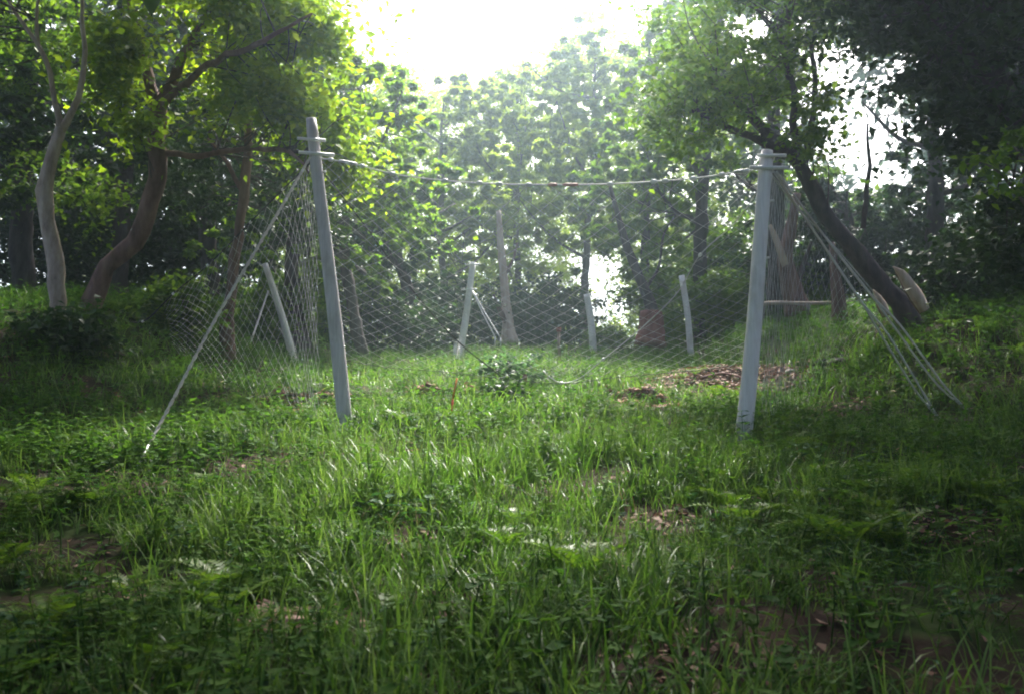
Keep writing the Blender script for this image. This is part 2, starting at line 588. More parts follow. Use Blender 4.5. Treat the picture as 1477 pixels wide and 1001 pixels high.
def herb(r, h, nl, L, w, pair=True, simple=False):
    g = Geo()
    top = np.array([r.normal(0, 0.05), r.normal(0, 0.05), h])
    g.tube([np.zeros(3), top * 0.55 + np.array([0.01, 0, 0]), top], [0.004, 0.003, 0.002], 3, cap=False)
    a0 = r.uniform(0, 6.28)
    f = simple_leaf if simple else leaf_geo
    for k in range(nl):
        fz = 0.25 + 0.75 * (k + 1) / nl
        for sd in ((0, math.pi) if pair else (0,)):
            a = a0 + k * (1.57 if pair else 2.4) + sd + r.normal(0, 0.2)
            el = r.uniform(-0.15, 0.55)
            d = np.array([math.cos(a) * math.cos(el), math.sin(a) * math.cos(el), math.sin(el)])
            sc = r.uniform(0.75, 1.15) * (1.1 - 0.45 * fz)
            v, t, q = f(top * fz, d, np.array([0, 0, 1.0]), L * sc, w * sc)
            g.add(v, t, q)
    return g


def fern(r, nf, L):
    g = Geo()
    for k in range(nf):
        a = 6.28 * k / nf + r.normal(0, 0.25)
        l = L * r.uniform(0.7, 1.1)
        s = np.linspace(0, 1, 12)
        ang = 0.5 + 1.1 * s * r.uniform(0.8, 1.2)
        x = np.cumsum(np.sin(ang)) * l / 12
        z = np.cumsum(np.cos(ang)) * l / 12
        rad = np.array([math.cos(a), math.sin(a), 0])
        side = np.array([-math.sin(a), math.cos(a), 0])
        pts = x[:, None] * rad + z[:, None] * np.array([0, 0, 1.0])
        g.tube(pts[::3], 0.0025, 3, cap=False)
        for m in range(2, 12):
            wl = l * 0.30 * math.sin(math.pi * (0.12 + 0.85 * s[m])) ** 0.8
            tg = pts[m] - pts[m - 1]
            tg /= np.linalg.norm(tg)
            for sd in (-1, 1):
                d = side * sd + tg * 0.45
                v, t, q = simple_leaf(pts[m], d, np.cross(tg, side) * -1, wl, l / 12 * 0.8, 0.1)
                g.add(v, t, q)
    return g


def scatter(name, temps, pos, sc, mat, r, tilt=0.12):
    """many turned and scaled copies of the templates joined as one mass"""
    n = len(pos)
    which = r.integers(0, len(temps), n)
    out = Geo()
    V, T, Q, off = [], [], [], 0
    for k, tm in enumerate(temps):
        idx = np.where(which == k)[0]
        if not len(idx):
            continue
        tv = np.concatenate(tm.v)
        tt = np.concatenate(tm.t) if tm.t else np.zeros((0, 3), int)
        tq = np.concatenate(tm.q) if tm.q else np.zeros((0, 4), int)
        m = len(idx)
        a = r.uniform(0, 6.28, m)
        ca, sa = np.cos(a), np.sin(a)
        s = sc[idx]
        x = tv[None, :, 0] * ca[:, None] - tv[None, :, 1] * sa[:, None]
        y = tv[None, :, 0] * sa[:, None] + tv[None, :, 1] * ca[:, None]
        z = np.broadcast_to(tv[None, :, 2], x.shape)
        tx, ty = r.normal(0, tilt, m), r.normal(0, tilt, m)
        x = x + z * tx[:, None]
        y = y + z * ty[:, None]
        v = np.stack([x, y, z], -1) * s[:, None, None] + pos[idx][:, None, :]
        nv = len(tv)
        base = off + np.arange(m)[:, None, None] * nv
        V.append(v.reshape(-1, 3))
        T.append((tt[None] + base).reshape(-1, 3))
        Q.append((tq[None] + base).reshape(-1, 4))
        off += m * nv
    me = mesh_np(name, np.concatenate(V), [np.concatenate(T), np.concatenate(Q)], mat)
    return link(name, me)


def spread_points(n, r, ymin, ymax, power=1.0, half=0.62, pad=1.2):
    """points over the slope, thinning with distance"""
    u = r.uniform(0, 1, n * 3)
    e = 2 - power
    y = (ymin ** e + u * (ymax ** e - ymin ** e)) ** (1 / e)
    x = r.uniform(-1, 1, n * 3) * (half * y + pad)
    return x, y


def place(n, r, ymin, ymax, dens, power=1.0, **kw):
    x, y = spread_points(n, r, ymin, ymax, power, **kw)
    keep = r.uniform(0, 1, len(x)) < dens(x, y)
    x, y = x[keep][:n], y[keep][:n]
    return np.stack([x, y, height(x, y) - 0.01], -1)


def grassy(x, y):
    """more grass in the middle and on the lit slope, more herbs at the sides"""
    c = 1 - sstep((np.abs(x) - 0.13 * y - 0.4) / (0.10 * y + 0.6)) * 0.85
    c = c * (0.38 + 0.62 * sstep((y - 4.0) / 4.0))
    c = np.maximum(c, 0.75 * sstep((y - 9.5) / 3.0))
    p = 0.45 + 0.55 * vnoise(x * 0.8, y * 0.8, 7)
    return np.clip(c * (0.35 + p) * (1 - 0.9 * bare_at(x, y)), 0.03, 1)


def vigour(p, r, lo, hi):
    """growth that comes in taller and lower drifts"""
    return r.uniform(lo, hi, len(p)) * (1.0 + 0.38 * vnoise(p[:, 0] * 1.3, p[:, 1] * 1.3, 15))


def herby(x, y):
    p = 0.5 + 0.5 * vnoise(x * 0.9 + 3, y * 0.9, 8)
    s = 0.45 + 0.55 * sstep((np.abs(x) - 0.14 * y) / (0.12 * y))
    return np.clip(s * (0.3 + p) * (1 - 0.93 * bare_at(x, y)), 0.0, 1)


r = np.random.default_rng(3)
tufts_near = [tuft(r, 13, 0.10, 0.38, 0.009, 0.05, 3) for _ in range(9)]
tufts_far = [tuft(r, 11, 0.14, 0.36, 0.017, 0.09, 2) for _ in range(8)]
p1 = place(5000, r, 2.6, 11, grassy, 1.0)
p2 = place(7200, r, 11, 32, grassy, 1.0, half=0.5)
o = scatter('grass', tufts_near, p1, vigour(p1, r, 0.55, 1.3), M['grass'], r)
o['kind'] = 'stuff'
o = scatter('distant_grass', tufts_far, p2, vigour(p2, r, 0.55, 1.3), M['grass'], r)
o['kind'] = 'stuff'
p8 = place(240, r, 2.7, 12, lambda x, y: np.clip(0.15 + 0.6 * vnoise(x * 0.7, y * 0.7, 19), 0, 1) * (1 - 0.9 * bare_at(x, y)), 1.0)
o = scatter('tall_grass', [tuft(r, 16, 0.22, 0.5, 0.012, 0.07, 4) for _ in range(7)], p8, r.uniform(0.6, 1.15, len(p8)), M['grass'], r, 0.2)
o['kind'] = 'stuff'
p9 = place(800, r, 2.7, 15, lambda x, y: np.clip(0.25 + 0.6 * vnoise(x * 0.8 + 5, y * 0.8, 23), 0, 1) * (1 - 0.9 * bare_at(x, y)), 1.0)
o = scatter('tall_weeds', [herb(r, r.uniform(0.22, 0.4), int(r.integers(4, 7)), r.uniform(0.11, 0.17), r.uniform(0.045, 0.075)) for _ in range(7)], p9, r.uniform(0.6, 1.15, len(p9)), M['herb'], r, 0.2)
o['kind'] = 'stuff'
p = place(500, r, 2.8, 26, grassy, 1.1)
o = scatter('dry_grass', [tuft(r, 4, 0.15, 0.4, 0.006, 0.04, 3) for _ in range(5)], p, r.uniform(0.6, 1.2, len(p)), M['dry_grass'], r, 0.35)
o['kind'] = 'stuff'

herbs_near = [herb(r, r.uniform(0.08, 0.22), int(r.integers(2, 5)), r.uniform(0.06, 0.13), r.uniform(0.025, 0.055)) for _ in range(9)] + \
             [herb(r, r.uniform(0.10, 0.24), int(r.integers(6, 9)), r.uniform(0.09, 0.15), r.uniform(0.018, 0.032), False) for _ in range(7)]
herbs_far = [herb(r, r.uniform(0.12, 0.34), 4, 0.13, 0.07, True, True) for _ in range(6)]
p3 = place(3500, r, 2.6, 10, herby, 1.0)
p4 = place(8500, r, 9, 30, herby, 1.0, half=0.58)
o = scatter('broadleaf_weeds', herbs_near, p3, vigour(p3, r, 0.5, 1.7), M['herb'], r, 0.2)
o['kind'] = 'stuff'
o = scatter('distant_weeds', herbs_far, p4, r.uniform(0.6, 1.4, len(p4)), M['herb'], r, 0.2)
o['kind'] = 'stuff'
p5 = place(1100, r, 2.6, 14, herby, 1.0)
o = scatter('dark_weeds', [herb(r, r.uniform(0.08, 0.2), 3, 0.11, 0.06) for _ in range(6)], p5, r.uniform(0.6, 1.4, len(p5)), M['herb_blue'], r, 0.25)
o['kind'] = 'stuff'
p6 = place(420, r, 2.8, 20, lambda x, y: herby(x, y) * sstep((vnoise(x * .7, y * .7, 12) + 0.2) / 0.5), 1.0)
o = scatter('ferns', [fern(r, int(r.integers(4, 7)), 0.34) for _ in range(5)], p6, r.uniform(0.6, 1.25, len(p6)), M['fern'], r, 0.2)
o['kind'] = 'stuff'


def dead_leaf(r):
    g = Geo()
    a = r.uniform(0, 6.28)
    v, t, q = simple_leaf(np.zeros(3), np.array([math.cos(a), math.sin(a), r.uniform(-0.1, 0.5)]), np.array([r.normal(0, .3), r.normal(0, .3), 1.0]), 0.09, 0.05, 0.3)
    g.add(v, t, q)
    return g


def litter_pts(n, ymin, ymax, w):
    p = place(n, r, ymin, ymax, lambda x, y: np.clip(bare_at(x, y, False) * w + 0.05, 0, 1), 1.0)
    p[:, 2] += r.uniform(0.012, 0.05, len(p))
    return p


p7 = np.concatenate([litter_pts(5200, 2.6, 12, 1.0), litter_pts(5200, 12, 26, 1.0)])
q = np.stack([MOUND[0] + r.normal(-0.1, 0.85, 1500), MOUND[1] + r.normal(-0.5, 0.75, 1500)], -1)
q2 = np.stack([r.uniform(-5, 6, 1200), np.zeros(1200)], -1)
q2[:, 1] = edge_y(q2[:, 0]) + r.normal(-0.1, 0.4, 1200)
q2 = q2[r.uniform(0, 1, 1200) < bank_mask(q2[:, 0]) + 0.12]
q = np.concatenate([q, q2])
p7 = np.concatenate([p7, np.column_stack([q, height(q[:, 0], q[:, 1]) + r.uniform(0.02, 0.07, len(q))])])
o = scatter('leaf_litter', [dead_leaf(r) for _ in range(8)], p7, r.uniform(0.5, 1.3, len(p7)), M['litter'], r, 0.3)
o['kind'] = 'stuff'


# ------------------------------------------------------------------ trees
def leaf_cloud(clusters, per, size, r, flat=0.35, upbias=0.9):
    """clusters: (n,4) centres and radii; a spray of small folded leaves round each"""
    n = len(clusters) * per
    c = np.repeat(clusters, per, axis=0)
    d = r.normal(0, 1, (n, 3))
    d /= np.linalg.norm(d, axis=1)[:, None]
    rr = np.minimum(np.abs(r.normal(0, 0.62, n)) + 0.05, 1.7)
    # each spray lies in a plane of its own, hanging a little outward
    tl = np.repeat(r.normal(0, 0.25, (len(clusters), 2)), per, axis=0)
    off = d * (rr * c[:, 3])[:, None]
    # sprays are longer one way than the other
    sa = np.repeat(r.uniform(0, 6.28, len(clusters)), per)
    st_ = np.repeat(r.uniform(0.5, 1.9, len(clusters)), per)
    along = off[:, 0] * np.cos(sa) + off[:, 1] * np.sin(sa)
    off[:, 0] += along * (st_ - 1) * np.cos(sa)
    off[:, 1] += along * (st_ - 1) * np.sin(sa)
    off[:, 2] *= flat
    off[:, 2] += off[:, 0] * tl[:, 0] + off[:, 1] * tl[:, 1] - 0.25 * (rr ** 2) * c[:, 3] * 0.5
    p = c[:, :3] + off
    az = r.uniform(0, 6.28, n)
    el = r.normal(-0.25, 0.45, n)
    t = np.stack([np.cos(az) * np.cos(el), np.sin(az) * np.cos(el), np.sin(el)], -1)
    up = r.normal(0, 0.55, (n, 3)) + np.array([0, 0, upbias])
    s = np.cross(t, up)
    s /= np.linalg.norm(s, axis=1)[:, None] + 1e-9
    nn = np.cross(s, t)
    L = size * r.uniform(0.6, 1.35, n)
    w = L * r.uniform(0.5, 0.75, n)
    m = p + t * (L * 0.42)[:, None]
    v = np.empty((n, 4, 3))
    v[:, 0] = p
    v[:, 1] = m - s * (w * 0.5)[:, None] + nn * (w * 0.12)[:, None]
    v[:, 2] = p + t * L[:, None] - nn * (L * 0.12)[:, None]
    v[:, 3] = m + s * (w * 0.5)[:, None] + nn * (w * 0.12)[:, None]
    base = np.arange(n)[:, None] * 4
    tri = np.concatenate([base + np.array([[0, 2, 1]]), base + np.array([[0, 3, 2]])])
    return v.reshape(-1, 3), tri


def blob(c, rad, n, r, shell=0.55):
    """cluster centres filling a lumpy ellipsoid, denser towards its skin"""
    d = r.normal(0, 1, (n, 3))
    d /= np.linalg.norm(d, axis=1)[:, None]
    rr = shell + (1 - shell) * r.uniform(0, 1, n) ** 0.6
    rr = np.where(r.uniform(0, 1, n) < 0.3, r.uniform(0.1, 1, n), rr)
    lump = 1 + 0.22 * np.sin(d[:, 0] * 5 + c[0]) * np.sin(d[:, 2] * 4 + c[1]) + 0.15 * np.sin(d[:, 1] * 7 + c[2])
    return np.asarray(c) + d * np.asarray(rad) * (rr * lump)[:, None]




def make_tree(name, label, base, trunk, limbs, blobs, bark, leaf, r, leaf_size=0.1, per=60, cl_r=0.6, flat=0.35,
              twigs=True, group=None, cat='tree', keep=None, sides=12):
    """trunk and limbs: lists of (points, radii); blobs: (centre, radii, number of sprays)"""
    t = thing(name, label, cat, base, group)
    tp, tr_ = smooth_path(*trunk, 0.22)
    jt = np.cumsum(r.normal(0, 0.022, tp.shape), axis=0)
    jt = (jt - jt[-1] * np.linspace(0, 1, len(tp))[:, None]) * np.array([1, 1, 0.2])
    jt[-2:] = 0
    tr_ = tr_ * (1 + 0.10 * np.sin(np.arange(len(tp)) * 1.1 + r.uniform(0, 6)) * r.uniform(0.2, 1, len(tp)))
    g = Geo().tube(tp + jt * min(1.0, trunk[1][0] * 5), tr_, sides, 0.11, True, int(r.integers(1e6)))
    g.build('trunk', M[bark], t, True)
    nodes = [tp[len(tp) // 2:]]
    for pts, rad in limbs:
        lp, lr = smooth_path(pts, rad, 0.22)
        jit = r.normal(0, 0.03, lp.shape) * np.minimum(1, lr / 0.05)[:, None] * 0.5
        jit[0] = 0
        Geo().tube(lp + jit, lr, 8, 0.06, True, int(r.integers(1e6))).build('limb', M[bark], t, True)
        nodes.append(lp[len(lp) // 3:])
    nodes = np.concatenate(nodes)
    cs = []
    for c, rad, n in blobs:
        cs.append(blob(c, rad, n, r))
    cs = np.concatenate(cs)
    cs = cs[clear(cs)]
    cr = cl_r * np.clip(np.exp(r.normal(0, 0.42, len(cs))), 0.4, 2.0)
    cl = np.concatenate([cs, cr[:, None]], 1)
    v, tri = leaf_cloud(cl, per, leaf_size, r, flat)
    Geo().add(v, tri).build('crown', M[leaf], t)
    if twigs:
        g = Geo()
        for c in cs[r.permutation(len(cs))[:150]]:
            dd = np.sqrt(((nodes - c) ** 2).sum(1))
            k = int(r.choice(np.where(dd < dd.min() * 1.3 + 0.25)[0]))
            if dd[k] > 2.6:
                continue
            a = nodes[k]
            L = np.linalg.norm(c - a)
            mid = (a + c) / 2 + r.normal(0, 0.08, 3) * L - np.array([0, 0, -0.06 * L])
            pp, rr = smooth_path([a, mid, c], [0.008 + 0.005 * L, 0.006 + 0.002 * L, 0.003], max(0.3, L / 5))
            g.tube(pp, rr, 4, cap=False)
        o = g.build('twigs', M['bark_dark'], t, True)
        o['kind'] = 'stuff'
    return t


def proj(c):
    """photo position of points, used to keep crowns clear of the open sky"""
    d = c - np.array([0, 0, EYE])
    f = d[:, 1] * math.cos(PITCH) + d[:, 2] * math.sin(PITCH)
    up = -d[:, 1] * math.sin(PITCH) + d[:, 2] * math.cos(PITCH)
    return 738.5 + FPX * d[:, 0] / f, 500.5 - FPX * up / f


def B(u, v, Y, ru, rv, ry, n):
    """a lump of crown at a place in the view, radii in metres"""
    return (P(u, v, Y), (ru, ry, rv), n)


def L_(pix, Y, rad):
    """limb through photo positions at a distance (one distance or one each)"""
    Y = [Y] * len(pix) if np.isscalar(Y) else Y
    return ([P(u, v, y) for (u, v), y in zip(pix, Y)], rad)


def foot(u, v, Y):
    p = P(u, v, Y)
    return np.array([p[0], p[1], H(p[0], p[1]) - 0.15])


r = np.random.default_rng(21)

GAPS = [(868, 415, 34, 52), (1238, 205, 46, 62), (1085, 35, 55, 26), (1190, 85, 40, 30), (670, 0, 165, 108), (560, 20, 80, 70), (1300, 90, 30, 25), (1395, 320, 22, 14), (662, 268, 18, 9), (885, 390, 20, 30)]


def clear(c):
    """leaves the openings in the canopy free"""
    u, v = proj(c)
    k = np.ones(len(c), bool)
    for a, b_, ru, rv in GAPS:
        k &= ((u - a) / ru) ** 2 + ((v - b_) / rv) ** 2 > 1
    return k


# pale forked tree at the left edge
b = foot(82, 440, 15.5)
make_tree('forked_tree', 'pale twisted tree with a slender Y-shaped fork at the far left', b,
          ([b, P(82, 390, 15.5), P(66, 300, 15.5), P(66, 255, 15.5), P(88, 185, 15.5)], [0.15, 0.12, 0.125, 0.11, 0.085]),
          [L_([(88, 188), (80, 150), (72, 105), (52, 62), (22, 20), (-10, -40)], 15.5, [0.07, 0.05, 0.042, 0.038, 0.03, 0.018]),
           L_([(88, 190), (105, 165), (118, 120), (122, 70), (118, 10), (125, -60)], 15.5, [0.07, 0.06, 0.05, 0.042, 0.034, 0.018]),
           L_([(55, 64), (52, 30), (60, -20)], 15.5, [0.035, 0.03, 0.02])],
          [B(30, -150, 16.5, 2.6, 1.0, 2.2, 80), B(-130, 60, 16.2, 1.1, 2.0, 2.2, 40), B(150, -110, 17.5, 1.8, 1.0, 1.8, 50), B(40, 60, 19.5, 1.5, 1.2, 0.8, 50), B(150, 300, 19.2, 0.7, 0.7, 0.6, 10), B(20, 250, 19.5, 0.8, 0.9, 0.8, 16)],
          'bark_pale', 'leaf_green', r, 0.125, 70, 0.65)

# darker bent tree behind it, carrying the yellow-green crown
b = foot(128, 440, 17.5)
make_tree('bent_tree', 'reddish brown tree with a bent trunk and bright yellow-green crown left of the taller pole', b,
          ([b, P(150, 385, 17.5), P(190, 350, 17.5), P(215, 290, 17.5), P(232, 220, 17.5), P(228, 150, 17.5)], [0.2, 0.15, 0.155, 0.16, 0.16, 0.15]),
          [L_([(228, 158), (212, 110), (206, 75), (190, 20), (180, -60)], 17.5, [0.13, 0.10, 0.085, 0.07, 0.04]),
           L_([(230, 158), (250, 115), (262, 85), (275, 60), (310, 0), (330, -80)], 17.5, [0.13, 0.10, 0.09, 0.07, 0.06, 0.03]),
           L_([(236, 222), (290, 225), (350, 215), (400, 216), (430, 228), (445, 250)], [17.5, 17.3, 17, 16.6, 16.3, 16.2], [0.06, 0.055, 0.05, 0.045, 0.03, 0.015]),
           L_([(236, 150), (300, 95), (380, 60), (450, 20)], [17.5, 16.6, 15.8, 15.4], [0.08, 0.06, 0.045, 0.02])],
          [B(415, 60, 17.0, 0.6, 0.8, 1.0, 36), B(345, 30, 17.4, 0.6, 0.5, 0.8, 24), B(400, 140, 16.6, 0.5, 0.4, 0.7, 22), B(350, 95, 17.8, 0.5, 0.35, 0.6, 16), B(380, -60, 17.2, 1.5, 0.7, 1.6, 60), B(455, 180, 17.8, 0.7, 0.8, 1.0, 42), B(500, 240, 18.5, 0.5, 0.5, 0.6, 20),
           B(165, 85, 16.6, 0.4, 0.95, 0.6, 34), B(200, 170, 16.8, 0.28, 0.3, 0.4, 10), B(470, 60, 17, 0.3, 0.6, 0.8, 18), B(340, 130, 18.4, 0.6, 0.6, 0.6, 30), B(230, -40, 18, 1.0, 0.5, 1.0, 40)],
          'bark_red', 'leaf_yellow', r, 0.15, 60, 0.62, 0.55)

# slim purplish trunk inside the left net
b = foot(325, 500, 19.0)
make_tree('slim_tree', 'slim purplish tree trunk standing behind the left wing of netting', b,
          ([b, P(328, 470, 19), P(340, 380, 19), P(350, 290, 19), P(357, 215, 19), P(365, 120, 19.2)], [0.16, 0.13, 0.10, 0.10, 0.09, 0.05]),
          [L_([(352, 280), (330, 240), (300, 200)], 19, [0.05, 0.04, 0.02])],
          [B(370, 180, 20.5, 1.6, 1.0, 1.5, 55), B(440, 290, 21.5, 1.0, 0.9, 1.2, 36), B(290, 260, 21.0, 1.2, 1.0, 1.2, 40)],
          'bark_red', 'leaf_dark', r, 0.11, 80, 0.6)


def wild_tree(label, u, vbase, Y, vtop, half, bark, leaf, lean=0.0, trunk_r=0.2, size=0.2, per=70, n=110, dens=1.0, cl=0.9, low=0.3, name='woodland_tree', group=None, keep=None):
    b = foot(u, vbase, Y)
    top = P(u + lean, vtop, Y)
    h = top[2] - b[2]
    dx = np.array([top[0] - b[0], 0, 0])
    pts = [b, b + dx * 0.2 + np.array([r.normal(0, .12), r.normal(0, .12), h * 0.3]), b + dx * 0.55 + np.array([r.normal(0, .2), r.normal(0, .2), h * 0.6]),
           b + dx + np.array([0, 0, h * 0.95])]
    limbs = []
    for k in range(5):
        f = 0.3 + 0.12 * k
        a = r.uniform(0, 6.28)
        o_ = b + dx * f * 0.8 + np.array([0, 0, h * f])
        e = o_ + np.array([math.cos(a) * half * 0.8, math.sin(a) * half * 0.8, h * r.uniform(0.1, 0.25)])
        limbs.append(([o_, (o_ + e) / 2 + np.array([0, 0, -0.03 * h]), e], [trunk_r * 0.45, trunk_r * 0.3, trunk_r * 0.12]))
    zc = b[2] + h * (1 + low) / 2
    blobs = []
    for k in range(6):
        f = low + (1 - low) * (k + 0.5) / 6
        wr = half * (0.55 + 0.45 * math.sin(math.pi * min(1, 0.25 + 0.75 * f)))
        c = b + dx * f + np.array([r.normal(0, half * 0.3), r.normal(0, half * 0.3), h * f])
        blobs.append((c, (wr * 0.8, wr * 0.8, h * (1 - low) / 6 * 1.1), int(n * 1.5) // 6))
    return make_tree(name, label, b, (pts, [trunk_r * 1.25, trunk_r, trunk_r * 0.7, trunk_r * 0.2]), limbs, blobs, bark, leaf, r, size * 1.32, int(per * 0.72), cl * 1.1, 0.45, group=group, keep=keep, sides=9)


# dense dark trees filling the left side behind the two trunks
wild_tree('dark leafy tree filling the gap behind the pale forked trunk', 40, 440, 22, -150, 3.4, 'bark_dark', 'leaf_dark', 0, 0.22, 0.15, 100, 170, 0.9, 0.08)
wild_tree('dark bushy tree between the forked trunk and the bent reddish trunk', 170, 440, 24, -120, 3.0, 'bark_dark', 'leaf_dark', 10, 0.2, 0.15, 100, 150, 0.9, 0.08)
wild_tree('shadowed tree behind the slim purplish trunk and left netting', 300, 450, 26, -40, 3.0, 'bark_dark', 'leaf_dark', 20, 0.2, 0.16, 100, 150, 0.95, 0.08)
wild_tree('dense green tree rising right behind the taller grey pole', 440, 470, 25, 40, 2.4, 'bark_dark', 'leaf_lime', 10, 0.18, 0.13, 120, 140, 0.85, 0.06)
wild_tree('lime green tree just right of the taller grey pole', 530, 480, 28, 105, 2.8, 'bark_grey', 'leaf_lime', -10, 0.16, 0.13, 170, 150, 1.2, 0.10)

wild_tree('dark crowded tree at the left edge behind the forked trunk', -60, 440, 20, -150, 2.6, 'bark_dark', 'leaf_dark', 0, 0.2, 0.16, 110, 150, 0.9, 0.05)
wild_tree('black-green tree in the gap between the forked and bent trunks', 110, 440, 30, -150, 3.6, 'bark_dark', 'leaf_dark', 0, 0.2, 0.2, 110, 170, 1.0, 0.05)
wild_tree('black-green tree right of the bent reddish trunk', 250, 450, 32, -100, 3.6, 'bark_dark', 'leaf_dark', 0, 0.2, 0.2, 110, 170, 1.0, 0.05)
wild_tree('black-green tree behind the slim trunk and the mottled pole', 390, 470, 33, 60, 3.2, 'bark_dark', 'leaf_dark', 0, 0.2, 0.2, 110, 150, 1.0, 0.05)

# hazy trees behind the middle of the net
wild_tree('dark low tree behind the net, left of the whitish back pole', 590, 490, 33, 260, 2.6, 'bark_dark', 'leaf_dark', 0, 0.2, 0.2, 80, 90, 0.9, 0.1)
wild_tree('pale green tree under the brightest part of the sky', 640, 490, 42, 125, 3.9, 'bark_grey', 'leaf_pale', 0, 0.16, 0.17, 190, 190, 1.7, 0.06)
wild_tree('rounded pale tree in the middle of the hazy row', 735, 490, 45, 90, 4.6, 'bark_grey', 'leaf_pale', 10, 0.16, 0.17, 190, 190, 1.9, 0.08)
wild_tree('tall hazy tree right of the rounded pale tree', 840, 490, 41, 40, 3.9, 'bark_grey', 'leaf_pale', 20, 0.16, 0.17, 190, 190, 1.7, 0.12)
wild_tree('bluish green tree behind the leaning trunk by the rust coloured stump', 930, 490, 36, 10, 3.4, 'bark_dark', 'leaf_green', 10, 0.16, 0.17, 190, 190, 1.4, 0.12)

# right side
wild_tree('mid green tree left of the paler grey pole', 1010, 485, 30, -60, 2.7, 'bark_dark', 'leaf_green', 10, 0.2, 0.17, 90, 140, 0.9, 0.12)
wild_tree('tall leafy tree behind the paler grey pole', 1120, 460, 27, -140, 2.6, 'bark_dark', 'leaf_green', 20, 0.2, 0.15, 85, 120, 0.85, 0.2)
wild_tree('dark tree behind the broken pale trunk at right', 1340, 440, 25, -100, 2.6, 'bark_dark', 'leaf_dark', 30, 0.2, 0.15, 85, 110, 0.85, 0.08)
wild_tree('deep shaded tree at the far right edge behind the near dark one', 1480, 440, 22, -150, 3.0, 'bark_dark', 'leaf_dark', 0, 0.22, 0.15, 95, 150, 0.9, 0.08)
wild_tree('low bushy tree beyond the fallen horizontal log', 1220, 440, 27, 270, 1.9, 'bark_dark', 'leaf_dark', 0, 0.16, 0.16, 85, 70, 0.8, 0.08)

# the large leaning tree on the right
b = foot(1318, 452, 17.0)
make_tree('leaning_tree', 'big dark tree leaning steeply to the left behind the paler grey pole', b,
          ([b, P(1295, 435, 17), P(1250, 385, 17), P(1205, 330, 17), P(1172, 275, 17), P(1150, 230, 17)], [0.22, 0.18, 0.155, 0.14, 0.13, 0.12]),
          [L_([(1152, 236), (1110, 195), (1075, 160), (1050, 135), (1010, 110)], 17, [0.13, 0.10, 0.085, 0.06, 0.03]),
           L_([(1150, 232), (1100, 205), (1050, 185), (1010, 165), (960, 160)], [17, 16.9, 16.7, 16.5, 16.3], [0.10, 0.075, 0.06, 0.045, 0.02]),
           L_([(1152, 232), (1145, 180), (1143, 130), (1132, 70), (1140, 0), (1150, -60)], 17.0, [0.10, 0.07, 0.06, 0.055, 0.045, 0.03]),
           L_([(1158, 245), (1172, 180), (1176, 120), (1172, 60), (1176, -20)], 17.3, [0.08, 0.055, 0.05, 0.045, 0.03])],
          [B(1080, 110, 16.8, 1.5, 0.9, 1.6, 60), B(1000, 160, 16.3, 0.9, 0.7, 1.1, 34), B(1090, -10, 17, 1.6, 0.9, 1.6, 50), B(1180, 60, 17.5, 0.9, 0.8, 1.2, 22),
           B(1030, 40, 17.6, 1.0, 0.7, 1.2, 30), B(1165, 215, 16.3, 0.45, 0.35, 0.3, 9)],
          'bark_dark', 'leaf_green', r, 0.12, 65, 0.6)

# near dark tree at the right edge and its overhanging boughs
b = foot(1575, 470, 12.5)
make_tree('shady_tree', 'dark overhanging tree at the right edge with dense black-green boughs', b,
          ([b, P(1545, 350, 12.5), P(1500, 230, 12.6), P(1445, 120, 12.8), P(1420, 0, 13)], [0.26, 0.2, 0.18, 0.15, 0.1]),
          [L_([(1428, 120), (1370, 50), (1300, -20)], [12.8, 12.6, 12.2], [0.08, 0.06, 0.03]),
           L_([(1425, 60), (1320, 30), (1250, 20)], [12.9, 13.2, 13.6], [0.07, 0.045, 0.02]),
           L_([(1245, 330), (1248, 290), (1253, 240), (1250, 180)], 18, [0.05, 0.05, 0.04, 0.02])],
          [B(1400, 20, 12.8, 1.4, 0.8, 1.5, 64), B(1440, 150, 12.9, 0.75, 0.8, 1.2, 50), B(1300, 20, 13.5, 0.75, 0.55, 1.0, 34), B(1350, 110, 13.6, 0.55, 0.5, 0.8, 22),
           B(1480, 330, 13.4, 0.6, 0.9, 1.0, 36), B(1260, -60, 13.0, 0.9, 0.5, 1.0, 24)],
          'bark_dark', 'leaf_dark', r, 0.13, 75, 0.55)
# a brighter sapling reaching in close at the right edge
b = foot(1500, 560, 7.2)
make_tree('sapling', 'young sapling with bright green leaves reaching in at the right edge', b,
          ([b, P(1510, 420, 7.2), P(1500, 330, 7.2), P(1490, 240, 7.2)], [0.03, 0.025, 0.02, 0.01]),
          [L_([(1500, 330), (1460, 270), (1420, 235), (1385, 240)], [7.2, 7.1, 7.0, 7.0], [0.014, 0.011, 0.008, 0.004]),
           L_([(1495, 260), (1465, 215), (1440, 205)], [7.2, 7.2, 7.2], [0.01, 0.008, 0.004])],
          [B(1425, 238, 7.0, 0.2, 0.05, 0.2, 8), B(1465, 200, 7.2, 0.14, 0.06, 0.2, 6), B(1460, 275, 7.1, 0.13, 0.06, 0.15, 5)],
          'bark_grey', 'leaf_green', r, 0.08, 13, 0.17, 0.4, twigs=False, cat='sapling', sides=6)

